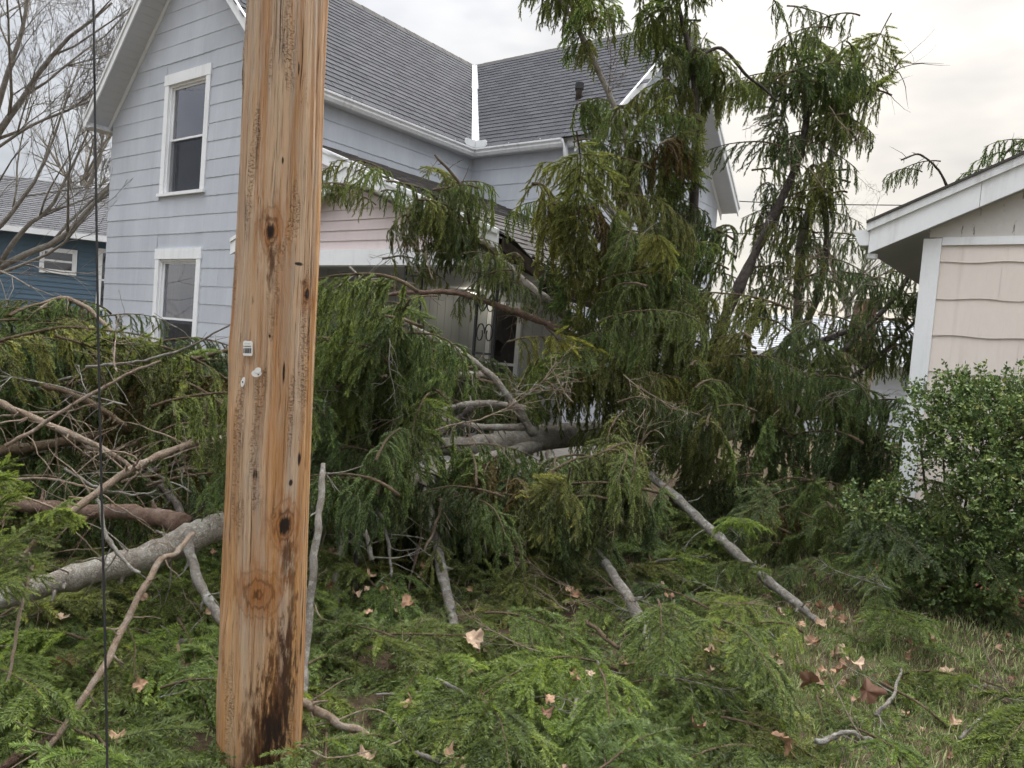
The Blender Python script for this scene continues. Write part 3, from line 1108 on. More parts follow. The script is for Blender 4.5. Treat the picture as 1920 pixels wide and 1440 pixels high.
for k in range(9):
    b0 = rb.uniform(-.35, 1.6)
    p = np.array([EA + rb.uniform(-.25, .05), b0, pz(EA, b0) + rb.uniform(-.22, .03)])
    d = np.array([rb.uniform(.0, .25), rb.uniform(.3, .8), rb.uniform(-.35, .02)])
    w_ = rb.uniform(.02, .05)
    q = p + d
    MB().add([p, p + (0, 0, w_), p + (.018, 0, w_), p + (.018, 0, 0), q, q + (0, 0, w_ * .5), q + (.012, .04, w_ * .3)], [(0, 1, 2, 3), (0, 4, 5, 1), (1, 5, 6, 2), (2, 6, 4, 3), (0, 3, 4), (4, 6, 5)]).build('splintered_board', M['rawwood'] if k % 3 == 0 else M['darkwood'], house)
# vertical boards on the two porch walls
for s in np.arange(0.0, LL - .02, .2):
    o = MB().box(.003, .016, s + .004, min(s + .196, LL - .02), .23, 2.53).build('board', M['porchboard'], wall_s)
for s in np.arange(0.02, WB - .05, .2):
    if s + .2 > DOOR[0] - .02 and s < DOOR[1] + .02:
        if s < DOOR[0] - .06:
            MB().box(s + .004, DOOR[0] - .002, LL - .016, LL - .003, .23, 2.53).build('board', M['porchboard'], wall_b)
        elif s + .2 > DOOR[1] + .04:
            MB().box(DOOR[1] + .004, s + .196, LL - .016, LL - .003, .23, 2.53).build('board', M['porchboard'], wall_b)
        MB().box(max(s, DOOR[0]) + .002, min(s + .2, DOOR[1]) - .002, LL - .016, LL - .003, DOOR[3] + .002, 2.53).build('board', M['porchboard'], wall_b)
        continue
    MB().box(s + .004, min(s + .196, WB), LL - .016, LL - .003, .23, 2.53).build('board', M['porchboard'], wall_b)
# door
m_ = MB()
d0, d1, dz0, dz1 = DOOR
m_.box(d0, d0 + .09, LL - .05, LL + .06, dz0, dz1 - .09)
m_.box(d1 - .09, d1, LL - .05, LL + .06, dz0, dz1 - .09)
m_.box(d0, d1, LL - .052, LL + .06, dz1 - .09, dz1)
door = m_.build('door', M['white'], house)
MB().box(d0 + .09, d1 - .09, LL + .03, LL + .055, dz0, dz1 - .09).build('door_leaf', M['brown_door'], door)
MB().box(d0 + .092, d1 - .092, LL - .01, LL + .012, 1.28, 1.325).build('storm_rail', M['white'], door)
MB().add([(d0 + .09, LL - .0, dz0), (d1 - .09, LL, dz0), (d1 - .09, LL, dz1 - .09), (d0 + .09, LL, dz1 - .09)], [(0, 1, 2, 3)]).build('storm_glass', M['glass'], door)
# ceiling lamp, lit
lx, ly = 0.62, LL - .45
m_ = MB()
m_.tube([(lx, ly, 2.53), (lx, ly, 2.49), (lx, ly, 2.47)], [.09, .09, .05], 20)
lamp = m_.build('porch_lamp', M['iron'], house, smooth=False)
m_ = MB()
m_.tube([(lx, ly, 2.468), (lx, ly, 2.455), (lx, ly, 2.39), (lx, ly, 2.36), (lx, ly, 2.352)], [.05, .12, .13, .08, .01], 22)
m_.build('lamp_globe', M['lamp'], lamp, smooth=True)


def iron_post(a, b):
    """wrought iron porch post: two uprights with scrolls between"""
    m_ = MB()
    for dx in (-.13, .13):
        m_.box(a + dx - .012, a + dx + .012, b - .012, b + .012, .22, 2.43)
    for z in (.45, 1.05, 1.5, 2.3):
        m_.box(a - .118, a + .118, b - .008, b + .008, z, z + .022)
    o = m_.build('porch_post', M['iron'], house)
    for zc, sg in ((.75, 1), (1.28, -1), (1.72, 1), (2.05, -1)):
        for sx in (-1, 1):
            th = np.linspace(0, 2 * math.pi * 1.1, 26)
            rr = .055 * (1 - .55 * th / th[-1]) + .004
            P = np.stack([a + sx * (.058 - rr * np.cos(th)), np.full_like(th, b), zc + sg * (1.9 * rr * np.sin(th))], -1)
            MB().tube(P, .007, 5).build('scroll', M['iron'], o, smooth=True)
    return o


iron_post(2.95, -.34)
iron_post(EA - .2, -.34)
iron_post(0.15, -.34)
# black mailbox on the wing A porch wall
m_ = MB()
m_.box(0.02, .13, 2.75, 3.05, 1.42, 1.66)
m_.prism([(.02, 2.74, 1.66), (.15, 2.74, 1.62), (.15, 2.74, 1.65), (.02, 2.74, 1.72)], (0, .32, 0))
tag(m_.build('mailbox', M['mailbox']), 'black wall mailbox on the porch wall', 'mailbox')
bpy.data.objects['mailbox'].location = (HC[0], HC[1], 0)
bpy.data.objects['mailbox'].rotation_euler = (0, 0, -AZ)


# ------------------------------------------------------------------ neighbouring houses
def lap_boards(parent, x0, x1, z0, z1, step, mat, y=0.0, skip=None):
    z = z0
    while z < z1 - .01:
        t = min(z + step, z1)
        MB().add([(x0, y, z), (x1, y, z), (x0, y - .018, z), (x1, y - .018, z), (x0, y - .002, t), (x1, y - .002, t)], [(0, 1, 3, 2), (2, 3, 5, 4)]).build('siding_board', mat, parent)
        z += step


def shingle_rows(parent, x0, x1, yz0, yz1, rows, tab, mat, name='shingles'):
    """joined shingle courses on a slope from eave (y, z) to ridge (y, z)"""
    mb = MB()
    (ya, za), (yb, zb) = yz0, yz1
    for r_ in range(rows):
        t0, t1 = r_ / rows, (r_ + 1.08) / rows
        y0, z0, y1, z1 = ya + (yb - ya) * t0, za + (zb - za) * t0, ya + (yb - ya) * t1, za + (zb - za) * t1
        x = x0 - (r_ % 2) * tab / 2
        while x < x1:
            a, b = max(x, x0), min(x + tab * .97, x1)
            if b > a:
                mb.add([(a, y0, z0 + .004), (b, y0, z0 + .004), (a, y0, z0 + .022), (b, y0, z0 + .022), (a, y1, z1 + .006), (b, y1, z1 + .006)], [(0, 1, 3, 2), (2, 3, 5, 4)], random.uniform(.02, .98))
            x += tab
    return tag(mb.build(name, mat, parent), kind='stuff')


def small_window(parent, x0, x1, z0, z1, y=-.02, mid=True):
    m_ = MB()
    t = .11
    m_.box(x0, x0 + t, y - .045, y, z0, z1)
    m_.box(x1 - t, x1, y - .045, y, z0, z1)
    m_.box(x0 + t, x1 - t, y - .045, y, z0, z0 + t)
    m_.box(x0 + t, x1 - t, y - .045, y, z1 - t, z1)
    w = m_.build('window', M['white'], parent)
    MB().add([(x0 + t, y - .012, z0 + t), (x1 - t, y - .012, z0 + t), (x1 - t, y - .012, z1 - t), (x0 + t, y - .012, z1 - t)], [(0, 1, 2, 3)]).build('pane', M['glass'], w)
    MB().add([(x0 + t, y - .004, z0 + t), (x1 - t, y - .004, z0 + t), (x1 - t, y - .004, z1 - t), (x0 + t, y - .004, z1 - t)], [(0, 1, 2, 3)]).build('dark_backing', M['room'], w)  # plain dark sheet right behind the pane, in the dark room colour
    if mid:
        zc = (z0 + z1) / 2
        MB().box(x0 + t, x1 - t, y - .035, y - .005, zc - .025, zc + .025).build('sash_rail', M['white'], w)
    return w


# blue house at the left: eave from photo (0,410) to (205,435)
pL, pR = at(0, 424, 20.0), at(205, 447, 21.0)
dirx = (pR - pL)[:2] / np.linalg.norm((pR - pL)[:2])
bl = empty('blue_house', (pL[0], pL[1], 0), math.atan2(dirx[1], dirx[0]))
tag(bl, 'blue clapboard house with grey shingle roof behind the bare tree', 'house')
Zb = float((pL[2] + pR[2]) / 2)
wl = MB().box(-6, 2.72, 0, 6, -.1, Zb).build('wall', M['bluevinyl'], bl)
lap_boards(wl, -6, 2.72, 0.2, Zb, .127, M['bluevinyl'], -.001)
rp = 1.75
mb = MB()
mb.add([(-6.3, -.35, Zb), (3.6, -.35, Zb), (3.6, 3.0, Zb + rp), (-6.3, 3.0, Zb + rp), (3.6, 6.4, Zb), (-6.3, 6.4, Zb)], [(0, 1, 2, 3), (3, 2, 4, 5)])
br = mb.build('roof', M['shingle_grey'], bl)
shingle_rows(br, -6.3, 3.6, (-.38, Zb + .0), (3.0, Zb + rp), 26, .33, M['shingle_grey'])
MB().box(-6.3, 3.6, -.46, -.34, Zb - .14, Zb + .01).build('gutter', M['white'], bl)
MB().box(-6.3, 3.6, -.335, -.0, Zb - .12, Zb - .09).build('soffit', M['soffit'], bl)
small_window(bl, .93, 1.80, Zb - 1.10, Zb - .42, -.02)
MB().box(2.60, 2.74, -.035, .1, -.1, Zb - .12).build('corner_board', M['white'], bl)
small_window(bl, 2.30, 2.95, Zb - 2.0, Zb - .3, -.04)
# pale house far behind the snapped trunk
pL, pR = at(1420, 655, 20.0), at(1730, 690, 18.6)
dirx = (pR - pL)[:2] / np.linalg.norm((pR - pL)[:2])
wh = empty('pale_house', (pL[0], pL[1], 0), math.atan2(dirx[1], dirx[0]))
tag(wh, 'low pale house with light grey roof far behind the snapped spruce', 'house')
Zw = 2.02
wl = MB().box(-3, 7, 0, 5, -.1, Zw).build('wall', M['greyvinyl'], wh)
lap_boards(wl, -3, 7, .15, Zw, .13, M['greyvinyl'], -.001)
mb = MB()
mb.add([(-3.2, -.4, Zw), (7.2, -.4, Zw), (7.2, 2.8, Zw + 1.15), (-3.2, 2.8, Zw + 1.15), (7.2, 5.6, Zw), (-3.2, 5.6, Zw)], [(0, 1, 2, 3), (3, 2, 4, 5)])
br = mb.build('roof', M['shingle_pale'], wh)
shingle_rows(br, -3.2, 7.2, (-.42, Zw), (2.8, Zw + 1.15), 20, .34, M['shingle_pale'])
MB().box(-3.2, 7.2, -.5, -.38, Zw - .13, Zw + .01).build('gutter', M['white'], wh)
small_window(wh, 1.2, 2.1, .75, 1.75)
small_window(wh, 4.0, 4.8, .75, 1.75)

# ------------------------------------------------------------------ the beige garage on the right
gb = ground_at(1880, 1105)
GC = np.array([gb[0], gb[1], 0]) - 0.80 * hu
gar = empty('beige_garage', GC + np.array([0, 0, -.065]), -AZ)
tag(gar, 'beige sided garage with white corner board and white rake at the right', 'garage')
GW = 5.0
EZ = 2.83
gk = 0.45
mpGa = lambda s, z, o: (s, -o, z)
wl = wall_rects(mpGa, 0, GW, 0.3, EZ, [])
wl.add([mpGa(0, EZ, 0), mpGa(GW, EZ, 0), mpGa(GW / 2, EZ + gk * GW / 2, 0)], [(0, 1, 2)])
gwall = wl.build('wall', M['beige'], gar)
wall_rects(lambda s, z, o: (0, s, z), 0, 6, 0.3, EZ, []).build('wall', M['beige'], gar)
siding(gwall, mpGa, .115, GW, [2.655 - .303 * k for k in range(-0, 8)], lambda x: 2.79, .303, [], M['beige'], plen=1.22, wav=.0065, out=.014, wl=.47)
siding(gwall, mpGa, .115, GW, [2.655], lambda x: 2.795, .13, [], M['beige'], plen=1.22, wav=.0065, out=.014, wl=.47)
MB().box(-.02, .115, -.03, .11, .3, EZ + .02).build('corner_board', M['white'], gar)
MB().box(.118, GW, -.026, .0, 2.795, 2.86).build('frieze_board', M['white'], gar)
m_ = MB()
m_.prism([(.02, -.004, 2.862), (GW - .02, -.004, 2.862), (GW - .02, -.004, 2.93), (GW / 2, -.004, 2.935 + gk * GW / 2), (.02, -.004, 2.94)], (0, -.012, 0))


def peel_mat():
    m, t, b = base_mat('peeling_paint', 0.7, 0.2)
    o = obco(t)
    n_ = noise(t, mapping(t, o, (7, 1, 1.6)), 3.2, 7, 0.7)
    k = ramp(t, n_, (0.60, 0.0), (0.63, 1.0))
    f_ = noise(t, o, 20, 4, 0.6)
    c = mixc(t, k, mixc(t, f_, (0.52, 0.49, 0.46), (0.62, 0.59, 0.56)), (0.20, 0.17, 0.145))
    t.links.new(c, b.inputs['Base Color'])
    bump(t, b, mathn(t, 'SUBTRACT', 1.0, k), 0.6, 0.003)
    return m


m_.build('gable_board', peel_mat(), gar)
MB().box(-.02, GW, -.02, .2, -.1, .298).build('foundation', M['concrete'], gar)
# rake, drip edge, soffit, gutter, roof
OVG, OVE = 0.12, 0.42
p_f = np.array([-OVE, -OVG, 2.93 - .012])
p_a = np.array([GW / 2, -OVG, 2.93 + gk * (GW / 2 + OVE)])
cut = p_f + (p_a - p_f) * .27
MB().prism([p_f, cut, cut + (0, 0, -.20), p_f + (0, 0, -.20)], (0, -.022, 0)).build('rake_board', M['white'], gar)
MB().prism([cut + (p_a - p_f) * .0012, p_a, p_a + (0, 0, -.20), cut + (p_a - p_f) * .0012 + (0, 0, -.20)], (0, -.022, 0)).build('rake_board', M['white'], gar)
MB().prism([p_f + (-.03, -.001, .052), p_a + (0, -.001, .065), p_a + (0, -.001, -.005), p_f + (-.02, -.001, -.012)], (0, -.045, 0)).build('drip_edge', M['gutter'], gar)
m_ = MB()
m_.prism([p_f + (-.03, -.06, .053), p_a + (0, -.06, .066), p_a + (0, 6.2, .066), p_f + (-.03, 6.2, .053)], (0, 0, .022))
groof = m_.build('roof', M['shingle_old'], gar)
shingle_rows(groof, 0, .001, (0, 0), (0, 0), 1, 1, M['shingle_old']) if False else None
MB().prism([p_f + (.0, 0.0, -.19), (0, -OVG, p_f[2] - .19 + gk * OVE), (0, 6, p_f[2] - .19 + gk * OVE), p_f + (0, 6, -.19)], (0, 0, .012)).build('soffit', M['porchboard'], gar)
MB().prism([p_f + (.35, 0.001, -.19 + gk * .35), p_a + (0, .001, -.19), p_a + (0, OVG, -.19), p_f + (.35, OVG, -.19 + gk * .35)], (0, 0, .012)).build('soffit', M['porchboard'], gar)
gutter('gutter', p_f + (-.005, -.01, -.0), p_f + (-.005, 5, -.0), (-1, 0, 0), gar, M['white'], .13, .13)
m_ = MB()
m_.tube([p_f + (.02, .05, -.2), p_f + (.02, .05, -.24)], [.045, .045], 12)
m_.build('gutter_outlet', M['gutter'], gar)
for k in range(7):
    px = GC + hu * (0.0 + .24 * k + random.uniform(-.03, .03)) - hv * (.42 + random.uniform(-.05, .05))
    o = MB().prism([(-.10, -.05, -.03), (.10, -.05, -.03), (.10, -.05, .045), (.092, -.05, .055), (-.092, -.05, .055), (-.10, -.05, .045)], (0, .1, 0))
    b_ = o.build('edging_brick', M['brick'], None, loc=(px[0], px[1], .01), rot=(random.uniform(-.15, .15), random.uniform(-.2, .2), -AZ + random.uniform(-.3, .3)))
    tag(b_, 'weathered red edging brick in the soil before the beige garage', 'brick', 'edging bricks before the garage')

# ------------------------------------------------------------------ utility pole
def build_pole():
    base, top = at(484, 1452, 2.72), at(541, -40, 2.66)
    base = base + (base - top) * 0.06
    top = base + (top - base) * 2.3
    ax = top - base
    Lp = float(np.linalg.norm(ax))
    nseg, nrow = 300, 420
    zs = np.linspace(0, Lp, nrow)
    th = np.linspace(0, 2 * math.pi, nseg, endpoint=False)
    TH, ZZ = np.meshgrid(th, zs)
    r0 = 0.149 - 0.0050 * ZZ
    r_ = r0 + 0.0022 * np.sin(3 * TH + 1.1 * ZZ) + 0.0012 * np.sin(7 * TH - 2.3 * ZZ + 1)
    rr = np.random.default_rng(3)
    # weather checks: narrow grooves wandering down the pole
    for k in range(64):
        t0 = rr.uniform(0, 2 * math.pi)
        za, ln = rr.uniform(-.4, 3.2), rr.uniform(.4, 2.6)
        path = t0 + 0.05 * np.sin(ZZ * rr.uniform(.6, 2) + rr.uniform(0, 6)) + 0.012 * np.sin(ZZ * rr.uniform(8, 19) + rr.uniform(0, 6))
        d = (TH - path + math.pi) % (2 * math.pi) - math.pi
        env = np.clip((ZZ - za) / .1, 0, 1) * np.clip((za + ln - ZZ) / .3, 0, 1)
        dep = rr.uniform(.0012, .0045)
        r_ -= dep * env * np.exp(-(d / rr.uniform(.008, .017)) ** 2)
    for k in range(14):
        r_ += .0011 * np.sin(rr.integers(2, 6) * TH + rr.uniform(0, 6) + rr.uniform(1, 7) * ZZ)
    for (tk, zk) in ((4.35, 1.72), (4.85, 1.48), (4.75, .72), (4.45, .5), (5.1, 2.2), (4.2, 2.7), (4.6, 1.1)):
        d = (TH - tk + math.pi) % (2 * math.pi) - math.pi
        r_ += .0065 * np.exp(-(d / .22) ** 2 - ((ZZ - zk) / .07) ** 2) - .006 * np.exp(-(d / .07) ** 2 - ((ZZ - zk) / .022) ** 2)
    for k in range(60):
        n_ = rr.uniform(15, 90)
        r_ += 0.00022 * np.sin(n_ * TH + rr.uniform(0, 6) + 1.2 * np.sin(ZZ * rr.uniform(.5, 2) + rr.uniform(0, 6)))
    V = np.stack([r_ * np.cos(TH), r_ * np.sin(TH), ZZ], -1).reshape(-1, 3)
    i = np.arange(nrow - 1)[:, None] * nseg
    j = np.arange(nseg)[None, :]
    F = np.stack([i + j, i + (j + 1) % nseg, i + nseg + (j + 1) % nseg, i + nseg + j], -1).reshape(-1, 4)
    q = Vector(ax).to_track_quat('Z', 'Y')
    mw = Matrix.Translation(base) @ q.to_matrix().to_4x4()
    inv = mw.inverted()

    def surf(x, y):
        """photo position on the pole's surface, in pole coordinates"""
        o_ = inv @ Vector(ORIG)
        e_ = inv @ Vector(at(x, y, 2.7))
        d = (e_ - o_)
        a = d.x ** 2 + d.y ** 2
        b = 2 * (o_.x * d.x + o_.y * d.y)
        lo = 0.142
        c = o_.x ** 2 + o_.y ** 2 - lo * lo
        disc = max(b * b - 4 * a * c, 0)
        t = (-b - math.sqrt(disc)) / (2 * a)
        return o_ + d * t

    m, t, b = base_mat('pole_wood', 0.72, 0.2)
    o = obco(t)
    sepn = N(t, 'ShaderNodeSeparateXYZ')
    t.links.new(o, sepn.inputs[0])
    wob = noise(t, mapping(t, o, (3, 3, 1.4)), 2.0, 3, 0.5, out=1)
    mixv = N(t, 'ShaderNodeVectorMath', operation='MULTIPLY_ADD')
    t.links.new(wob, mixv.inputs[0])
    mixv.inputs[1].default_value = (0.03, 0.03, 0.0)
    t.links.new(o, mixv.inputs[2])
    ow = mixv.outputs[0]
    g1 = noise(t, mapping(t, ow, (46, 46, 1.1)), 1.0, 6, 0.62)
    g2 = noise(t, mapping(t, ow, (150, 150, 2.4)), 1.0, 4, 0.6)
    g3 = noise(t, mapping(t, ow, (13, 13, 0.55)), 1.0, 5, 0.55)
    tan = mixc(t, ramp(t, g1, (0.33, 0), (0.66, 1)), (0.28, 0.120, 0.042), (0.56, 0.325, 0.145))
    grey = mixc(t, ramp(t, g2, (0.35, 0), (0.65, 1)), (0.33, 0.25, 0.185), (0.55, 0.455, 0.36))
    # grey weathering: more of it high up
    zf = mathn(t, 'MULTIPLY_ADD', sepn.outputs['Z'], 0.085, -0.13)
    wf = ramp(t, mathn(t, 'ADD', g3, zf), (0.44, 0), (0.60, 1))
    c = mixc(t, mathn(t, 'MULTIPLY', wf, 0.70), tan, grey)
    mo = noise(t, mapping(t, ow, (16, 16, 2.6), (2, 9, 5)), 1.0, 6, 0.65)
    c = mixc(t, mathn(t, 'MULTIPLY', ramp(t, mo, (0.50, 0), (0.62, 1)), 0.6), c, (0.36, 0.29, 0.225))
    # warm orange streaks
    st = noise(t, mapping(t, ow, (30, 30, 0.5), (3, 5, 1)), 1.0, 4, 0.6)
    c = mixc(t, mathn(t, 'MULTIPLY', ramp(t, st, (0.50, 0), (0.66, 1)), 0.65), c, (0.42, 0.185, 0.052))
    cs = noise(t, mapping(t, ow, (22, 22, 0.7), (7, 2, 4)), 1.0, 5, 0.6)
    c = mixc(t, mathn(t, 'MULTIPLY', ramp(t, cs, (0.50, 0), (0.64, 1)), 0.55), c, (0.56, 0.395, 0.25))
    # fine dark grain lines
    c = mixc(t, mathn(t, 'MULTIPLY', ramp(t, g2, (0.30, 1), (0.42, 0)), 0.75), c, (0.10, 0.052, 0.025))
    ck = noise(t, mapping(t, ow, (75, 75, 0.6), (1, 7, 3)), 1.0, 3, 0.5)
    c = mixc(t, ramp(t, ck, (0.285, 0.95), (0.33, 0)), c, (0.045, 0.026, 0.016))
    hgt = mathn(t, 'ADD', g1, mathn(t, 'MULTIPLY', g2, 0.8))
    # knots and resin stains
    rag = noise(t, mapping(t, o, (60, 60, 14)), 1.0, 5, 0.65)

    def blob(c_, x, y, wx, wz, col, amt, soft=0.5, ragk=0.9):
        p = surf(x, y)
        sb = N(t, 'ShaderNodeVectorMath', operation='SUBTRACT')
        t.links.new(o, sb.inputs[0])
        sb.inputs[1].default_value = p
        mp_ = N(t, 'ShaderNodeVectorMath', operation='MULTIPLY')
        t.links.new(sb.outputs[0], mp_.inputs[0])
        mp_.inputs[1].default_value = (1 / wx, 1 / wx, 1 / wz)
        ln = N(t, 'ShaderNodeVectorMath', operation='LENGTH')
        t.links.new(mp_.outputs[0], ln.inputs[0])
        d = mathn(t, 'ADD', ln.outputs['Value'], mathn(t, 'MULTIPLY_ADD', rag, ragk * 2, -ragk))
        k = ramp(t, mathn(t, 'MULTIPLY', d, 0.5), (0.5 * (1 - soft), 1.0), (0.5, 0.0))
        return mixc(t, mathn(t, 'MULTIPLY', k, amt), c_, col), ln.outputs['Value']
    dk, br, ob = (0.018, 0.011, 0.008), (0.085, 0.036, 0.015), (0.30, 0.115, 0.03)
    c, _ = blob(c, 520, 1340, .075, .36, br, .9, .5, 1.6)
    c, _ = blob(c, 490, 1420, .10, .30, br, .85, .6, 1.3)
    c, _ = blob(c, 505, 1420, .06, .16, dk, .75, .6, 1.5)
    c, _ = blob(c, 540, 1260, .040, .30, dk, .65, .6, 2.0)
    c, _ = blob(c, 512, 1365, .042, .12, dk, .85, .5, 1.4)
    c, _ = blob(c, 545, 1150, .022, .30, br, .75, .6, 1.6)
    for (x, y, wx, wz, ring) in ((507, 432, .017, .040, 1), (577, 552, .015, .026, 1), (535, 985, .024, .044, 1), (484, 1115, .036, .042, 2), (478, 890, .010, .03, 0), (548, 620, .005, .05, 0), (560, 495, .020, .007, 0), (505, 630, .009, .012, 0), (532, 700, .006, .05, 0), (470, 560, .010, .03, 0), (463, 645, .012, .02, 0), (545, 905, .010, .014, 0), (497, 590, .006, .02, 0), (560, 860, .008, .03, 0), (480, 760, .006, .012, 0), (530, 300, .005, .016, 0), (560, 130, .004, .03, 0)):
        if ring:
            c, ln = blob(c, x, y, wx * 3.4, wz * 3.0, ob, .85, .8, 1.2)
            rings = mathn(t, 'SINE', mathn(t, 'MULTIPLY', mathn(t, 'ADD', ln, mathn(t, 'MULTIPLY', rag, .5)), 22.0))
            msk = ramp(t, ln, (0.25, 0.8), (0.95, 0.0))
            c = mixc(t, mathn(t, 'MULTIPLY', mathn(t, 'MULTIPLY', ramp(t, rings, (0.4, 0), (0.9, 1)), msk), .8), c, br)
        if ring != 2:
            c, _ = blob(c, x, y, wx, wz, dk, .97, .4, .7)
        else:
            c, _ = blob(c, x - 2, y, wx * .3, wz * .5, br, .8, .6, .9)
        if ring == 1:
            c, _ = blob(c, x + 2, y + 62, wx * .8, .11, br, .85, .7, 1.7)
            c, _ = blob(c, x - 6, y - 22, wx * 1.5, wz * .5, br, .7, .7, 1.6)
    # incised cross-grain pitting
    pit = noise(t, mapping(t, o, (120, 120, 240)), 1.0, 3, 0.6)
    pm = noise(t, mapping(t, o, (14, 14, 2.2), (4, 4, 8)), 1.0, 3, 0.5)
    pk2 = mathn(t, 'MULTIPLY', ramp(t, pit, (0.52, 0), (0.62, 1)), ramp(t, pm, (0.56, 0), (0.64, 1)))
    c = mixc(t, mathn(t, 'MULTIPLY', pk2, .55), c, (0.13, 0.075, 0.04))
    t.links.new(c, b.inputs['Base Color'])
    bump(t, b, mathn(t, 'SUBTRACT', mathn(t, 'ADD', hgt, mo), pk2), 0.9, 0.009)
    pole = link('utility_pole', np_mesh('utility_pole', V, F, m, True))
    pole.matrix_world = mw
    tag(pole, 'weathered wooden utility pole with knots and a tar stained base', 'utility pole')

    def plate(x, y, w, h, out, name, mat, tilt=0.0, parent=None, shape=None):
        p = surf(x, y)
        th = math.atan2(p.y, p.x)
        e1 = Vector((-math.sin(th), math.cos(th), 0))
        if (mw.to_3x3() @ e1).x < 0:
            e1 = -e1
        nz = Vector((math.cos(th), math.sin(th), 0))
        up = Vector((0, 0, 1))
        c_, s_ = math.cos(tilt), math.sin(tilt)
        ex, ey = e1 * c_ + up * s_, up * c_ - e1 * s_
        pts = shape or [(-.5, -.5), (.5, -.5), (.5, .5), (-.5, .5)]
        rad = math.hypot(p.x, p.y)
        pos = Vector((nz.x * (rad + .009), nz.y * (rad + .009), p.z)) + nz * out
        poly = [pos + ex * (a * w) + ey * (b2 * h) for a, b2 in pts]
        return MB().prism([tuple(q_) for q_ in poly], tuple(nz * .0016)).build(name, mat, parent or pole)
    rect = [(-.5, -.42), (-.42, -.5), (.42, -.5), (.5, -.42), (.5, .40), (.38, .5), (-.38, .5), (-.5, .40)]
    tagp = plate(468, 653, .036, .050, 0, 'pole_tag', M['tag'], 0.02, None, rect)
    for k in range(11):
        plate(461.2 + k * 1.32, 657.5, .0011 + .0009 * ((k * 7) % 3 == 0), .017, .0012, 'barcode_bar', M['ink'], 0.02, tagp)
    for k in range(8):
        plate(461.5 + k * 1.75, 649.3, .0018, .0034, .0012, 'tag_digit', M['ink'], 0.02, tagp)
    for k in range(6):
        plate(463.5 + k * 1.7, 644.5, .0012, .0013, .0012, 'tag_digit', M['ink'], 0.02, tagp)
    circ = [(.5 * math.cos(a), .5 * math.sin(a)) for a in np.linspace(0, 2 * math.pi, 18, endpoint=False)]
    d1 = plate(483, 700, .034, .024, 0, 'pole_disc', M['tag'], 0.1, None, circ)
    plate(486, 694, .022, .019, .0022, 'pole_disc', M['tag'], 0.5, None, circ)
    d2 = plate(459.5, 716, .015, .034, 0, 'pole_disc', M['tag'], -.25, None, circ)
    plate(459.5, 716, .004, .006, .002, 'disc_nail', M['iron'], 0, d2, circ)
    plate(487, 702, .004, .004, .004, 'disc_nail', M['iron'], 0, d1, circ)
    # short cable tails lashed to the foot
    return pole


build_pole()

# loose black cable running down beside the pole
P = smooth_path([at(150, -1500, 2.6), at(174, -60, 2.35), at(178, 200, 2.34), at(184, 620, 2.3), at(190, 900, 2.27), at(199, 1300, 2.2), at(202, 1520, 2.14)], 60)
w_ = Wood().tube(P, .0035, 8)
tag(link('black_cable', w_.mesh('black_cable', M['cable'])), 'thin black cable hanging straight down beside the wooden pole', 'cable')
for k, (y0, y1, lab) in enumerate(((374, 384, 'upper thin overhead wire crossing the pale sky behind the garage'), (430, 452, 'lower thin overhead wire crossing the pale sky behind the garage'))):
    P = smooth_path([at(1180, y0 - 10, 30), at(1500, (y0 + y1) / 2 + 3, 30), at(1990, y1 + 2, 30)], 24)
    tag(link('overhead_wire', Wood().tube(P, .022, 5).mesh('overhead_wire', M['cable'])), lab, 'wire')


# ------------------------------------------------------------------ spruce foliage library
def needle_tris(P, M_, nlen, nwid, r, lo=0.25, tip=0.3, spread=(0.80, 1.15), t0=0.03, flat=0.45):
    """P (n,K,3) shoots -> single-triangle needles, combed out to both sides of each shoot and upward"""
    n, K, _ = P.shape
    t = (t0 + (1 - t0) * (np.arange(M_)[None, :] + r.random((n, M_))) / M_)
    t = np.clip(t, 0, 0.999)
    s = t * (K - 1)
    i = s.astype(int)
    f = (s - i)[..., None]
    rows = np.arange(n)[:, None]
    A, B = P[rows, i], P[rows, i + 1]
    pos = A * (1 - f) + B * f
    T = B - A
    T /= np.linalg.norm(T, axis=-1, keepdims=True) + 1e-9
    # the spray plane of each shoot
    pl = np.cross(T, np.array([0, 0, 1.0]) + r.normal(0, .35, (n, 1, 3)))
    pl /= np.linalg.norm(pl, axis=-1, keepdims=True) + 1e-9
    rv = r.normal(size=(n, M_, 3)) * (1 - flat) + pl * np.sign(r.normal(size=(n, M_, 1))) * flat * 1.8
    rad = rv - (rv * T).sum(-1, keepdims=True) * T
    rad /= np.linalg.norm(rad, axis=-1, keepdims=True) + 1e-9
    ph = r.uniform(spread[0], spread[1], (n, M_, 1)) * (1 - 0.5 * t[..., None] ** 4)
    d = T * np.cos(ph) + rad * np.sin(ph)
    side = np.cross(d, r.normal(size=(n, M_, 3)))
    side /= np.linalg.norm(side, axis=-1, keepdims=True) + 1e-9
    L = nlen * r.uniform(0.75, 1.15, (n, M_, 1)) * (1 - 0.4 * t[..., None] ** 3)
    V = np.stack([pos - side * nwid / 2, pos + side * nwid / 2, pos + d * L], 2).reshape(-1, 3)
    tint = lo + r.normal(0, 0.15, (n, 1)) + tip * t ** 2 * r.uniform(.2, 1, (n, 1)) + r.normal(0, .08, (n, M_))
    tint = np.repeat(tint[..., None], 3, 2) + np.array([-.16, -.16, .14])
    return V, tint.ravel()


def unit(v):
    v = np.asarray(v, float)
    return v / (np.linalg.norm(v) + 1e-9)


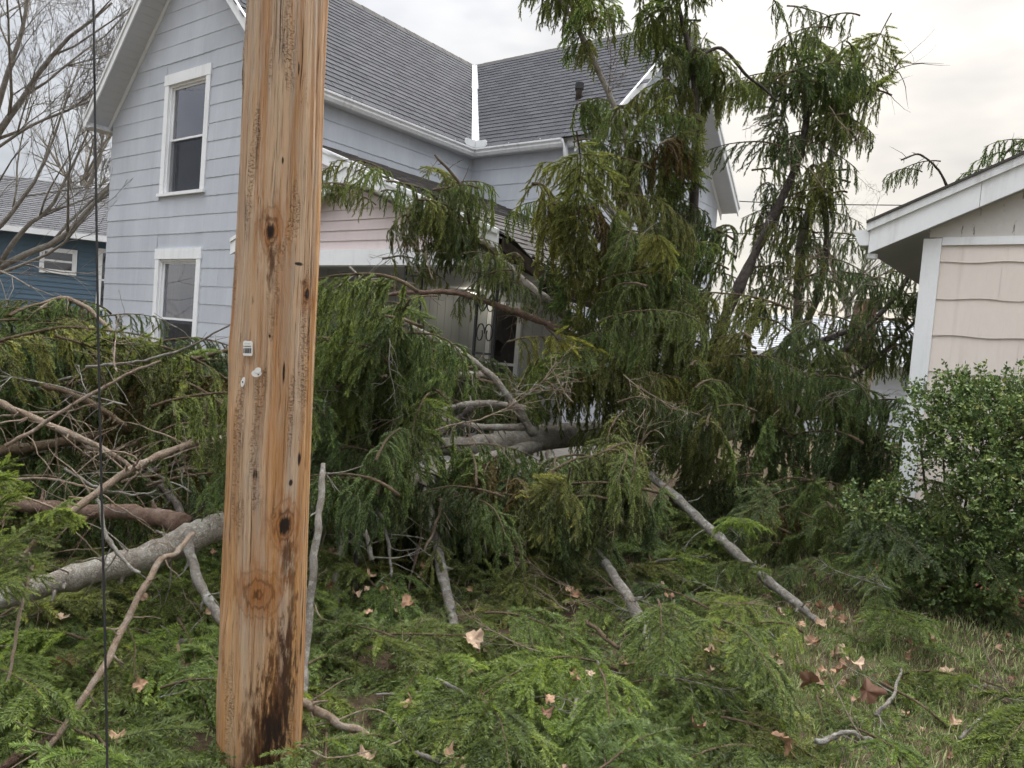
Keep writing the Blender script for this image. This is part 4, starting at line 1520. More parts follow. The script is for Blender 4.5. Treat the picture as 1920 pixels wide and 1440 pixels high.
class Bough:
    def __init__(s, r):
        s.r, s.w, s.V, s.T = r, Wood(), [], []
        s.CV, s.CF, s.cn = [], [], 0

    def shoots(s, lst, per_m, nlen, nwid, **kw):
        """lst of (K,3) arrays of equal K"""
        if not lst:
            return
        P = np.array(lst)
        self_core = kw.pop('core', .0045)
        s.core(P, self_core)
        ln = np.linalg.norm(np.diff(P, axis=1), axis=2).sum(1)
        order = np.argsort(ln)
        for ch in np.array_split(order, max(1, min(5, len(order) // 6))):
            if len(ch):
                V, T = needle_tris(P[ch], max(4, int(per_m * ln[ch].mean())), nlen, nwid, s.r, **kw)
                s.V.append(V)
                s.T.append(T)

    def core(s, P, rad):
        # the dense inner needles of each shoot as a slim green sleeve
        n, K, _ = P.shape
        T = np.gradient(P, axis=1)
        T /= np.linalg.norm(T, axis=-1, keepdims=True) + 1e-9
        A = np.cross(T, s.r.normal(size=(n, 1, 3)))
        A /= np.linalg.norm(A, axis=-1, keepdims=True) + 1e-9
        B = np.cross(T, A)
        rr = (rad * np.interp(np.linspace(0, 1, K), (0, .12, .75, 1), (.55, 1, .9, .25)))[None, :, None] * s.r.uniform(.75, 1.25, (n, K, 1))
        th = (0, 2.094, 4.189)
        V = np.stack([P + rr * (math.cos(t) * A + math.sin(t) * B) for t in th], 2)   # n,K,3,3
        V = V.reshape(-1, 3)
        i = (np.arange(n)[:, None, None] * K + np.arange(K - 1)[None, :, None]) * 3
        j = np.arange(3)[None, None, :]
        j2 = (j + 1) % 3
        F = np.stack([i + j, i + j2, i + 3 + j2, i + 3 + j], -1).reshape(-1, 4)
        s.CV.append(V)
        s.CF.append(F + s.cn)
        s.cn += len(V)

    def meshes(s, name):
        V, T = np.concatenate(s.V), np.concatenate(s.T)
        F = [np.arange(len(V)).reshape(-1, 3), np.concatenate(s.CF) + len(V)]
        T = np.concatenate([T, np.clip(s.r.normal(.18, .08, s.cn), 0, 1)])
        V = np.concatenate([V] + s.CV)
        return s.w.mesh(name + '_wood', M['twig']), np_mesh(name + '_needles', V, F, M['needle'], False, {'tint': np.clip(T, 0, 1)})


def curved(p, d, L, K, droop, r, wob=0.06):
    """shoot from p along d, bending down by droop"""
    pts = [np.array(p, float)]
    d = unit(d)
    for k in range(K - 1):
        d = unit(d + np.array([0, 0, -droop / (K - 1)]) + r.normal(0, wob, 3))
        pts.append(pts[-1] + d * L / (K - 1))
    return np.array(pts)


def make_flat(seed, L):
    """bough lying or lolling on the ground: herringbone sprays, full needles"""
    r = np.random.default_rng(seed)
    b = Bough(r)
    main = curved((0, 0, 0), (1, 0, 0.35), L, 12, 0.8, r, 0.05)
    b.w.tube(main, np.linspace(.0062, .0018, 12), 5)
    subs, twigs = [], []
    n = int(7 * L / .7)
    for k in range(n):
        f = 0.14 + 0.84 * (k + r.uniform(-.25, .25)) / n
        f = min(max(f, .08), .97)
        i = f * 11
        i0 = int(i)
        p = main[i0] + (main[min(i0 + 1, 11)] - main[i0]) * (i - i0)
        T = unit(main[min(i0 + 1, 11)] - main[i0])
        S = unit(np.cross([0, 0, 1], T))
        for sg in (-1, 1):
            if r.random() < .10:
                continue
            an = r.uniform(.55, 1.0)
            ln = (0.13 + 0.30 * (1 - f) ** .8) * L / .75 * r.uniform(.6, 1.25)
            d = T * math.cos(an) + S * sg * math.sin(an) + np.array([0, 0, r.uniform(-.25, .35)])
            q = curved(p, d, ln, 6, r.uniform(.4, 1.5), r, .03)
            b.w.tube(q, np.linspace(.0030, .0013, 6), 3)
            subs.append(q)
            ns = max(2, int(ln / .058))
            for j in range(ns):
                g = .06 + .84 * (j + r.uniform(-.2, .2)) / ns
                jj = max(g, .02) * 5
                j0 = int(jj)
                pp = q[j0] + (q[min(j0 + 1, 5)] - q[j0]) * (jj - j0)
                TT = unit(q[min(j0 + 1, 5)] - q[j0])
                SS = unit(np.cross([0, 0, 1], TT) + r.normal(0, .25, 3))
                for sg2 in ((1, -1) if r.random() < .6 else ((1,) if j % 2 else (-1,))):
                    a2 = r.uniform(.45, .8)
                    twigs.append(curved(pp, TT * math.cos(a2) + SS * sg2 * math.sin(a2), r.uniform(.075, .175) * (1.15 - .6 * g), 4, r.uniform(.2, .9), r, .025))
    subs_main = [main[np.linspace(3, 11, 6).astype(int)]]
    b.shoots(subs + subs_main, 820, .0240, .0046, lo=.46, tip=.30, core=.0030, spread=(.85, 1.18))
    b.shoots(twigs, 900, .0230, .0046, lo=.52, tip=.42, core=.0028, spread=(.82, 1.15))
    return b.meshes('flat_bough')


def make_hang(seed, L, tl=(.28, .62), dens=1.0, sparse=False):
    """drooping limb end with tassels of twigs hanging straight down"""
    r = np.random.default_rng(seed)
    b = Bough(r)
    main = curved((0, 0, 0), (1, 0, 0.42), L, 12, 1.0, r, 0.05)
    b.w.tube(main, np.linspace(.013, .003, 12), 5)
    ropes, twigs, lows = [], [], []
    n = int((15 if sparse else 24) * L * dens)
    for k in range(n):
        f = 0.10 + 0.9 * (k + r.random() * .6) / n
        f = min(f, .995)
        i = f * 11
        i0 = int(i)
        p = main[i0] + (main[min(i0 + 1, 11)] - main[i0]) * (i - i0)
        T = unit(main[min(i0 + 1, 11)] - main[i0])
        S = unit(np.cross([0, 0, 1], T)) * (1 if k % 2 else -1)
        out = r.uniform(.25, 1.0)
        d = S * out + T * r.uniform(.1, .7) + np.array([0, 0, r.uniform(-.5, .35)])
        ln = r.uniform(*tl) * (1.05 - .35 * f)
        pts = [p]
        dd = unit(d)
        for q_ in range(8):
            dd = unit(dd * .72 + np.array([0, 0, -.42]) + r.normal(0, .035, 3))
            pts.append(pts[-1] + dd * ln / 8)
        q = np.array(pts)
        b.w.tube(q[::2], np.linspace(.0034, .0012, 5), 3)
        ropes.append(q)
        ns = max(3, int(ln / (.038 if sparse else .030)))
        for j in range(ns):
            g = .10 + .88 * j / ns
            jj = min(g * 8, 7.99)
            j0 = int(jj)
            pp = q[j0] + (q[j0 + 1] - q[j0]) * (jj - j0)
            TT = unit(q[j0 + 1] - q[j0])
            rv = r.normal(size=3)
            SS = unit(rv - TT * (rv @ TT))
            a2 = r.uniform(.35, .75)
            twigs.append(curved(pp, TT * math.cos(a2) + SS * math.sin(a2), r.uniform(.05, .125) * (1.1 - .5 * g), 4, r.uniform(.3, .9), r, .04))
    b.shoots(ropes, 620, .0215, .0052, lo=.48, tip=.25, core=.0045, flat=.25)
    b.shoots(twigs, 640, .0205, .0052, lo=.52, tip=.36, core=.0042, flat=.25)
    b.shoots([main[np.linspace(4, 11, 6).astype(int)]], 300, .018, .003, lo=.36, tip=.2)
    return b.meshes('hang_bough')


FLAT = [make_flat(100 + k, L) for k, L in enumerate((.62, .70, .78, .66, .85, .74, .58, .92))]
HANG = [make_hang(200 + k, L) for k, L in enumerate((.80, .95, 1.10, .70, .90, 1.2, .75, 1.0))]
TASS = [make_hang(300 + k, L, (.22, .5), 1.0, True) for k, L in enumerate((.75, .95, .65, 1.1, .85))]



def make_dead(seed, L):
    # spray of bare dead twigs
    r = np.random.default_rng(seed)
    w = Wood()
    main = curved((0, 0, 0), (1, 0, .2), L, 12, r.uniform(-.2, .7), r, .10)
    w.tube(main, np.linspace(.0040, .0014, 12), 5)
    for k in range(int(20 * L)):
        i = r.integers(1, 11)
        T = unit(main[i + 1] - main[i]) if i < 11 else unit(main[i] - main[i - 1])
        rv = r.normal(size=3)
        S = unit(rv - T * (rv @ T))
        q = curved(main[i], T * .8 + S * r.uniform(.5, 1), L * r.uniform(.2, .55) * (1.1 - i / 14), 7, r.uniform(-.1, .8), r, .12)
        w.tube(q, np.linspace(.0020, .0010, 7), 4)
        for j in range(2):
            m = r.integers(2, 6)
            q2 = curved(q[m], unit(q[m] - q[m - 1]) + r.normal(0, .5, 3), L * r.uniform(.08, .25), 5, r.uniform(0, .6), r, .1)
            w.tube(q2, np.linspace(.0016, .0009, 5), 3)
    return w.mesh('dead_twigs', M['twig_tan'] if seed % 3 else M['bark_pale'])


DEAD = [make_dead(400 + k, L) for k, L in enumerate((.45, .6, .5, .75, .55, .4))]
GREEN = (0.152, 0.200, 0.078)
OLIVE = (0.195, 0.215, 0.086)
YELLOW = (0.230, 0.236, 0.086)
DEEP = (0.130, 0.174, 0.088)
FRESH = (0.190, 0.250, 0.086)


def jig(c, k=.12):
    s = random.uniform(1 - k, 1 + k)
    return (c[0] * s * random.uniform(.93, 1.07), c[1] * s, c[2] * s * random.uniform(.9, 1.1), 1)


def put_bough(lib, loc, rot, sc, col, parent=None, name='bough', k=None):
    wm, nm = lib[random.randrange(len(lib)) if k is None else k]
    o = link(name, wm, parent, loc, rot, (sc, sc, sc))
    f = link('needles', nm, o)
    f.color = jig(col)
    return o


# ------------------------------------------------------------------ the fallen spruce
TREE0 = at(1600, 800, 11.2)
spruce = empty('fallen_spruce', (TREE0[0], TREE0[1], 0))
tag(spruce, 'huge snapped spruce lying across the yard onto the porch, limbs sticking up', 'tree')
T0 = np.array([TREE0[0], TREE0[1], 0])
TR2 = at(1400, 830, 9.0)
spruce2 = empty('leaning_spruce', (TR2[0], TR2[1], 0))
tag(spruce2, 'tall drooping spruce crown rising in front of the house gable and right of it', 'tree')


def limb_mesh(pts, rad, mat, n=None, twigs=0, wob=.006, sides=9, seed=0, tw_len=(.1, .35), knots=True):
    """tapered limb along 3D points with knobs, and thin bare twigs growing from it"""
    r = np.random.default_rng(seed + 1000)
    n = n or max(14, 6 * len(pts))
    P = smooth_path(pts, n, wob, r)
    R_ = np.interp(np.linspace(0, 1, n), np.linspace(0, 1, len(rad)), rad)
    if knots:
        R_ = R_ * (1 + .09 * r.normal(size=n))
    w = Wood().tube(P, R_, sides)
    for k in range(int(twigs * .8)):
        i = r.integers(1, n - 1)
        if R_[i] < .011:
            continue
        T = unit(P[i + 1] - P[i - 1])
        rv = r.normal(size=3)
        S = unit(rv - T * (rv @ T))
        w.tube(np.array([P[i] + S * R_[i] * .5, P[i] + S * R_[i] * 1.0, P[i] + S * (R_[i] * 1.05 + .012) + T * .006, P[i] + S * (R_[i] + r.uniform(.02, .06)) + T * r.uniform(0, .03)]), np.array([.55, .40, .26, .16]) * min(R_[i], .03), 6)
    for k in range(twigs):
        i = r.integers(1, n - 1)
        T = unit(P[i + 1] - P[i - 1])
        rv = r.normal(size=3)
        S = unit(rv - T * (rv @ T))
        L = r.uniform(*tw_len)
        q = curved(P[i], T * r.uniform(-.2, .8) + S, L, 7, r.uniform(-.2, .9), r, .14)
        w.tube(q, np.linspace(min(.006, R_[i] * .4) * (.6 + L), .0012, 7), 4)
        if r.random() < .6:
            j = r.integers(2, 5)
            q2 = curved(q[j], unit(q[j + 1] - q[j]) + r.normal(0, .6, 3), L * .5, 5, r.uniform(-.2, .6), r, .12)
            w.tube(q2, np.linspace(.0022, .0010, 5), 3)
    return w.mesh('limb', mat)


_ls = [0]


def limb(pix, rad_px, mat, name='limb', twigs=6, parent=spruce, **kw):
    """pix: (x, y, Y) photo positions with distance; rad_px: thickness seen, in photo pixels"""
    pts = [at(*p) for p in pix]
    yy = np.interp(np.linspace(0, 1, len(rad_px)), np.linspace(0, 1, len(pix)), [p[2] for p in pix])
    rad = [r_ * .5 * y / FPX for r_, y in zip(rad_px, yy)]
    _ls[0] += 1
    me = limb_mesh([p - (np.array(parent.location) if parent is not None else 0) for p in pts], rad, mat, seed=_ls[0], twigs=twigs, **kw)
    return link(name, me, parent if parent is not None else None)


BK, BR_, BD, BP, TT_, TB = M['bark'], M['bark_red'], M['bark_dark'], M['bark_pale'], M['twig_tan'], M['twig']
limb([(1600, 715, 11.2), (1450, 780, 9.8), (1300, 808, 8.6), (1080, 815, 7.0), (950, 832, 6.45), (840, 838, 6.1), (760, 838, 5.8)], [64, 60, 56, 50, 48, 36, 24], BK, 'trunk', 14, n=60, sides=16, wob=.008)
limb([(1010, 836, 6.6), (900, 865, 5.9), (780, 895, 5.2), (640, 930, 4.55), (520, 960, 4.05), (400, 990, 3.68), (300, 1035, 3.5), (130, 1085, 3.25), (-70, 1145, 3.0)], [22, 32, 37, 40, 46, 55, 52, 46, 38], BK, 'stem', 18, n=70, sides=14, wob=.006)
# left side limbs
limb([(345, 985, 3.62), (260, 962, 3.75), (130, 955, 3.9), (-40, 938, 4.0)], [40, 30, 26, 24], BR_, twigs=10)
limb([(350, 800, 4.7), (250, 806, 4.5), (120, 828, 4.3), (-50, 855, 4.1)], [14, 17, 20, 22], TB, twigs=14)
limb([(440, 818, 3.9), (350, 836, 3.6), (250, 878, 3.3), (160, 940, 3.1), (80, 1000, 2.95), (20, 1075, 2.85)], [16, 15, 15, 14, 12, 8], TT_, twigs=18, tw_len=(.1, .4))
limb([(-30, 745, 3.6), (100, 798, 3.55), (200, 845, 3.5), (260, 890, 3.5)], [14, 13, 11, 6], TT_, twigs=12)
limb([(80, 722, 3.9), (160, 750, 3.95), (235, 800, 4.0)], [10, 12, 12], TB, twigs=8)
limb([(352, 1000, 3.5), (372, 1085, 3.35), (425, 1175, 3.2)], [18, 20, 16], BP, twigs=3)
limb([(180, 935, 3.05), (208, 1020, 3.0), (262, 1074, 2.95)], [7, 9, 6], BP, twigs=4)
limb([(440, 770, 4.4), (395, 748, 4.5), (350, 735, 4.7), (250, 740, 4.9)], [16, 12, 9, 5], TB, twigs=8)
limb([(440, 935, 4.2), (380, 948, 4.3), (300, 955, 4.4)], [12, 11, 8], BD, twigs=5)
limb([(300, 905, 4.0), (330, 945, 3.8), (350, 985, 3.65)], [12, 14, 18], BD, twigs=4)
limb([(10, 720, 4.4), (150, 715, 4.5), (290, 690, 4.7), (440, 655, 5.0)], [8, 9, 9, 7], TB, twigs=16)
limb([(60, 578, 4.9), (105, 562, 4.9), (150, 570, 4.9), (200, 612, 4.85), (250, 670, 4.8)], [6, 9, 9, 8, 6], TT_, twigs=10)
limb([(105, 562, 4.9), (60, 595, 4.75), (30, 660, 4.6), (5, 715, 4.5)], [8, 6, 5, 4], TT_, twigs=8)
# dark limbs and sticks under the middle
limb([(790, 898, 5.15), (806, 965, 4.9), (830, 1075, 4.5), (850, 1170, 4.15), (868, 1252, 3.9)], [16, 19, 21, 20, 16], BP, twigs=7)
limb([(1105, 1015, 4.9), (1137, 1060, 4.7), (1180, 1125, 4.3), (1210, 1195, 4.05), (1238, 1272, 3.82)], [12, 18, 21, 21, 18], BP, twigs=5)
limb([(1190, 868, 6.2), (1260, 925, 5.9), (1340, 1000, 5.6), (1410, 1065, 5.3), (1480, 1122, 5.0), (1545, 1175, 4.8)], [14, 17, 19, 19, 17, 12], BP, twigs=7)
limb([(606, 870, 3.6), (600, 940, 3.45), (588, 1050, 3.3), (578, 1180, 3.2), (570, 1330, 3.0)], [10, 13, 15, 14, 13], BP, twigs=4)
limb([(648, 975, 4.4), (634, 1060, 4.35), (632, 1130, 4.3), (637, 1192, 4.25)], [10, 12, 13, 11], M['bark'], twigs=4)
limb([(678, 965, 4.6), (668, 1050, 4.55), (662, 1150, 4.5)], [9, 9, 8], BD, twigs=4)
limb([(672, 948, 4.2), (684, 995, 4.15), (698, 1050, 4.1)], [9, 10, 8], BP, twigs=3)
limb([(1030, 850, 6.3), (1046, 900, 6.0), (1042, 1000, 5.6), (1044, 1055, 5.5)], [18, 15, 13, 10], M['bark'], twigs=4)
limb([(760, 1100, 5.0), (752, 1000, 5.0), (760, 930, 5.0)], [6, 7, 7], BD, twigs=4)
rl = random.Random(12)
for k in range(11):
    x0, y0 = rl.uniform(-40, 300), rl.uniform(680, 980)
    an = rl.uniform(-.55, .6)
    L_ = rl.uniform(150, 330)
    Y0 = rl.uniform(3.2, 4.6)
    pts = [(x0 + L_ * t_ * math.cos(an), y0 + L_ * t_ * math.sin(an) + 26 * math.sin(3 * t_ + k), Y0 + .35 * t_ * math.sin(k)) for t_ in (0, .33, .66, 1)]
    if pts[-1][0] > 445:
        pts = [(p_[0] - (pts[-1][0] - 440), p_[1], p_[2]) for p_ in pts]
    th_ = rl.uniform(4, 9)
    limb(pts, [th_, th_ * .9, th_ * .75, th_ * .45], TT_ if k % 3 else BP, twigs=6)
for k in range(9):
    x0, y0 = rl.uniform(620, 1150), rl.uniform(850, 960)
    L_ = rl.uniform(90, 200)
    Y0 = rl.uniform(4.3, 5.0)
    dx_ = rl.uniform(-50, 50)
    th_ = rl.uniform(4, 8)
    limb([(x0, y0, Y0), (x0 + dx_ * .4 + 8, y0 + L_ * .4, Y0 - .05), (x0 + dx_, y0 + L_, Y0 - .15)], [th_, th_ * .85, th_ * .5], BP if k % 2 else TT_, twigs=5)
# limbs across the porch
limb([(915, 465, 7.6), (960, 510, 7.45), (1010, 553, 7.35), (1062, 590, 7.3), (1135, 648, 7.2), (1200, 720, 7.2)], [15, 19, 21, 22, 22, 24], M['bark'], twigs=10)
limb([(600, 350, 7.9), (680, 352, 7.8), (755, 385, 7.7), (850, 425, 7.6), (930, 470, 7.5)], [7, 10, 12, 13, 14], M['bark'], twigs=10)
limb([(730, 552, 6.8), (800, 548, 6.9), (870, 552, 7.0), (960, 582, 7.1), (1030, 610, 7.1), (1115, 650, 7.1)], [7, 9, 11, 13, 14, 16], BR_, twigs=10)
limb([(655, 500, 5.9), (735, 590, 5.9), (760, 607, 5.9), (850, 655, 6.0), (915, 700, 6.1), (965, 760, 6.2), (1000, 815, 6.3)], [4, 8, 10, 12, 13, 15, 17], M['bark'], twigs=14, tw_len=(.15, .5))
limb([(660, 562, 5.9), (710, 570, 5.9), (750, 602, 5.9)], [3, 5, 7], TT_, twigs=9, tw_len=(.1, .3))
limb([(700, 690, 6.3), (800, 700, 6.3), (915, 704, 6.4)], [8, 12, 12], BK, twigs=9)
limb([(740, 672, 6.5), (840, 690, 6.6), (905, 702, 6.6)], [5, 6, 7], BD, twigs=4)
limb([(695, 762, 5.8), (800, 782, 5.9), (900, 800, 6.1), (990, 800, 6.3)], [8, 11, 12, 13], M['bark'], twigs=7)
limb([(830, 768, 6.2), (890, 757, 6.3), (960, 762, 6.4), (1030, 782, 6.6)], [8, 14, 15, 14], BK, twigs=6)
limb([(800, 830, 5.8), (850, 795, 5.9), (885, 762, 5.9)], [16, 15, 12], BD, twigs=4)
# upright limbs
limb([(1230, 480, 7.9), (1190, 330, 7.9), (1165, 235, 7.9), (1120, 125, 7.9), (1070, 30, 7.9), (1020, -40, 7.9)], [15, 14, 12, 10, 8, 5], M['bark'], twigs=14, parent=spruce2)
limb([(1280, 760, 8.3), (1290, 560, 8.3), (1304, 330, 8.2), (1302, 150, 8.2), (1270, 0, 8.2), (1255, -70, 8.2)], [20, 18, 15, 11, 8, 5], BD, twigs=18, parent=spruce2)
limb([(1300, 800, 8.6), (1345, 640, 8.9), (1385, 540, 9.0), (1440, 425, 9.1), (1500, 290, 9.2), (1510, 170, 9.2), (1480, 60, 9.2)], [24, 22, 20, 17, 13, 9, 5], BD, twigs=20, parent=spruce2)
limb([(1480, 830, 9.8), (1492, 640, 9.8), (1505, 440, 9.7), (1560, 290, 9.7), (1600, 150, 9.7), (1640, 100, 9.7)], [20, 17, 15, 13, 10, 6], M['bark'], twigs=18, parent=spruce2)
limb([(1420, 700, 9.4), (1520, 590, 9.5), (1550, 450, 9.5), (1540, 330, 9.5)], [14, 12, 10, 8], BD, twigs=12, parent=spruce2)
limb([(1440, 680, 8.2), (1540, 640, 8.3), (1585, 622, 8.4)], [8, 12, 10], BD, twigs=6, parent=spruce2)
limb([(1540, 690, 8.8), (1600, 640, 8.9), (1690, 540, 9.0), (1720, 470, 9.0)], [10, 10, 8, 5], BD, twigs=10, parent=spruce2)
limb([(1500, 780, 8.4), (1570, 730, 8.6), (1620, 690, 8.7), (1720, 600, 8.8)], [13, 11, 9, 6], BD, twigs=8, parent=spruce2)
limb([(1300, 120, 8.1), (1350, 90, 8.1), (1400, 140, 8.1), (1460, 190, 8.3)], [6, 6, 6, 4], BD, twigs=6, parent=spruce2)
limb([(1190, 640, 7.1), (1220, 540, 7.1), (1180, 440, 7.0), (1090, 330, 7.0)], [16, 13, 10, 7], M['bark'], twigs=12, parent=spruce2)
limb([(1250, 860, 6.8), (1280, 760, 7.0), (1350, 680, 7.1), (1420, 660, 7.0)], [16, 13, 10, 6], BD, twigs=10, parent=spruce2)
limb([(900, 500, 7.5), (880, 420, 7.4), (862, 345, 7.3), (815, 290, 7.3)], [6, 6, 6, 4], TB, twigs=8, parent=spruce2)
limb([(1590, 200, 9.7), (1660, 150, 9.7), (1690, 110, 9.7)], [8, 5, 3], BD, twigs=22, parent=spruce2, tw_len=(.2, .7))


def in_poly(x, y, poly):
    c = False
    j = len(poly) - 1
    for i in range(len(poly)):
        (xi, yi), (xj, yj) = poly[i], poly[j]
        if (yi > y) != (yj > y) and x < (xj - xi) * (y - yi) / (yj - yi) + xi:
            c = not c
        j = i
    return c


# what the photo shows uncovered: (outline, distance of the thing that shows); nothing nearer may hang across it
OPEN = [([(796, 930), (830, 930), (884, 1250), (852, 1250)], 3.95),
        ([(1128, 1055), (1152, 1055), (1250, 1268), (1215, 1272)], 3.85),
        ([(1200, 872), (1235, 872), (1550, 1155), (1515, 1175)], 4.85),
        ([(625, 1000), (645, 1000), (645, 1180), (628, 1180)], 4.2),
        ([(358, 1010), (385, 1010), (425, 1165), (400, 1165)], 3.2),
        ([(60, 1400), (200, 1230), (330, 1030), (355, 1030), (220, 1240), (90, 1420)], 2.55),
        ([(860, 790), (1090, 772), (1090, 848), (860, 862)], 6.4),
        ([(772, 872), (840, 862), (840, 905), (772, 912)], 5.0),
        ([(600, 905), (668, 895), (668, 950), (600, 962)], 4.5),
        ([(215, 975), (430, 968), (430, 1020), (215, 1060)], 3.45),
        ([(60, 935), (250, 952), (250, 975), (60, 965)], 3.7),
        ([(915, 600), (960, 600), (960, 670), (918, 670)], 13.0),
        ([(610, 520), (690, 520), (690, 560), (615, 560)], 13.0),
        ([(890, 0), (985, 0), (1000, 110), (890, 130)], 40.0),
        ([(890, 130), (1060, 110), (1050, 290), (960, 320), (890, 320)], 14.0),
        ([(1335, 20), (1420, 20), (1410, 130), (1345, 80)], 40.0),
        ([(1350, 240), (1410, 270), (1390, 400), (1355, 380)], 40.0),
        ([(1120, 120), (1190, 80), (1185, 150), (1150, 170)], 14.0),
        ([(1600, 340), (1700, 250), (1720, 420), (1605, 440)], 40.0),
        ([(1675, 60), (1740, 60), (1740, 260), (1680, 240)], 40.0),
        ([(610, 425), (680, 425), (690, 460), (610, 462)], 10.0),
        ([(640, 215), (860, 290), (860, 320), (700, 290)], 12.0),
        ([(215, 300), (440, 300), (440, 630), (300, 625), (215, 575)], 12.0),
        ([(20, 370), (195, 370), (195, 470), (20, 470)], 20.0)]


def photo_xy(p):
    q = np.asarray(p) - ORIG
    d = q @ _fw
    return 960 + FPX * (q @ CR) / d, 720 - FPX * (q @ CU) / d


def blocked(p, a, s):
    d = np.array([math.cos(a), math.sin(a), 0])
    for k, dz in ((.1, 0), (.1, -.3), (.4, .08), (.4, -.2), (.4, -.45), (.75, 0), (.75, -.25), (.75, -.5), (.95, -.2)):
        for w in (-.14, .14):
            q = p + d * k * s + np.array([-d[1], d[0], 0]) * w * s + np.array([0, 0, dz * s])
            x, y = photo_xy(q)
            for poly, Y in OPEN:
                if q[1] < Y and in_poly(x, y, poly):
                    return True
    return False


def blocked_low(p, a, s):
    d = np.array([math.cos(a), math.sin(a), 0])
    for k in (.05, .3, .55, .8):
        for w in (-.25, 0, .25):
            q = p + d * k * s + np.array([-d[1], d[0], 0]) * w * s * (1.1 - k) + np.array([0, 0, .08])
            x, y = photo_xy(q)
            for poly, Y in OPEN[:6]:
                if q[1] < Y + .25 and in_poly(x, y, poly):
                    return True
    return False


def hang_region(poly, count, Yr, cols, sc=(.8, 1.2), lib=HANG, gaps=(), tilt=.12, az=None, lift=.18, parent=spruce):
    """drooping boughs through a volume; (poly) is where the mass stands in the photo, Yr its depth range"""
    xs, ys = [p[0] for p in poly], [p[1] for p in poly]
    placed = []
    tries = 0
    while len(placed) < count and tries < count * 14:
        tries += 1
        best, bd = None, -1
        for tr in range(300):
            x, y = random.uniform(min(xs), max(xs)), random.uniform(min(ys), max(ys))
            if not in_poly(x, y, poly):
                continue
            d = min([((x - a) ** 2 + (y - b) ** 2) for a, b in placed], default=1e9)
            if d > bd:
                best, bd = (x, y), d
            if tr > 8 and best:
                break
        if best is None:
            continue
        Y = random.uniform(*Yr)
        s = random.uniform(*sc)
        a = random.uniform(0, 2 * math.pi) if az is None else az + random.gauss(0, .6)
        p = at(best[0], best[1], Y) - np.array([math.cos(a) * .45 * s, math.sin(a) * .45 * s, -lift * s])
        if p[2] < .25:
            p[2] = .25 + random.uniform(0, .1)
        if blocked(p, a, s):
            continue
        placed.append(best)
        if lib is HANG and random.random() < .30:
            put_bough(FLAT, p + np.array([0, 0, .1]) - np.array(parent.location), (random.gauss(0, .35), random.uniform(.3, 1.1), a), s * random.uniform(1.0, 1.25), random.choice(cols), parent)
            continue
        c_ = (.17, .125, .055) if random.random() < .025 else random.choice(cols)
        put_bough(lib, p - np.array(parent.location), (random.gauss(0, tilt), random.gauss(0, tilt), a), s, c_, parent)


random.seed(21)
# left heap behind and beside the pole
hang_region([(-60, 560), (60, 530), (150, 530), (215, 590), (260, 660), (-60, 700)], 18, (4.4, 5.4), [GREEN, DEEP], (.6, .85), lift=-.18)
hang_region([(-60, 700), (200, 690), (260, 720), (330, 680), (440, 690), (450, 790), (-60, 800)], 34, (4.2, 5.8), [GREEN, DEEP, OLIVE], (.8, 1.1))
hang_region([(-60, 800), (450, 790), (450, 960), (-60, 960)], 18, (4.2, 6.0), [DEEP, GREEN], (.8, 1.1))
hang_region([(370, 830), (440, 800), (440, 930), (380, 930)], 3, (3.5, 3.8), [GREEN], (.55, .7))
hang_region([(-40, 940), (110, 970), (150, 1100), (60, 1190), (-40, 1220)], 5, (2.55, 2.9), [FRESH], (.5, .65), lib=FLAT, tilt=.6)
for k in range(15):
    x, y = ((105 - 7 * k, 532 + 11 * k) if k < 8 else (110 + 18 * (k - 8), 530 + 14 * (k - 8)))
    p = at(x, y + 48, 4.85)
    put_bough(HANG if k % 2 else TASS, p - T0, (random.gauss(0, .15), random.gauss(.1, .15), random.uniform(0, 6.3)), random.uniform(.42, .6), GREEN if k % 3 else OLIVE, spruce)
# right of the pole
hang_region([(600, 600), (690, 590), (760, 660), (815, 760), (800, 830), (720, 880), (595, 880)], 24, (4.2, 5.4), [GREEN, DEEP, FRESH], (.7, 1.0))
hang_region([(600, 880), (760, 880), (720, 960), (600, 970)], 10, (3.9, 4.6), [DEEP, GREEN], (.6, .8))
hang_region([(740, 650), (900, 680), (1010, 700), (1010, 790), (860, 790), (750, 800)], 24, (6.7, 7.5), [DEEP, GREEN, OLIVE], (.7, .95))
hang_region([(600, 570), (700, 590), (790, 660), (830, 760), (800, 860), (600, 870)], 16, (4.6, 5.8), [GREEN, DEEP], (.8, 1.05))
# over the porch gable
hang_region([(600, 340), (700, 340), (800, 390), (900, 440), (900, 500), (800, 500), (700, 440), (600, 420)], 20, (7.2, 7.8), [OLIVE, GREEN], (.55, .85), lib=TASS, tilt=.2)
hang_region([(810, 330), (885, 350), (890, 440), (790, 430)], 8, (7.1, 7.4), [OLIVE, GREEN], (.7, .9))
hang_region([(790, 470), (930, 490), (1050, 580), (1000, 620), (880, 560), (760, 520)], 15, (6.9, 7.5), [DEEP, OLIVE], (.6, .9), lib=TASS)
hang_region([(400, 290), (470, 285), (470, 320), (410, 320)], 2, (7.6, 7.8), [OLIVE], (.5, .6), lib=TASS)
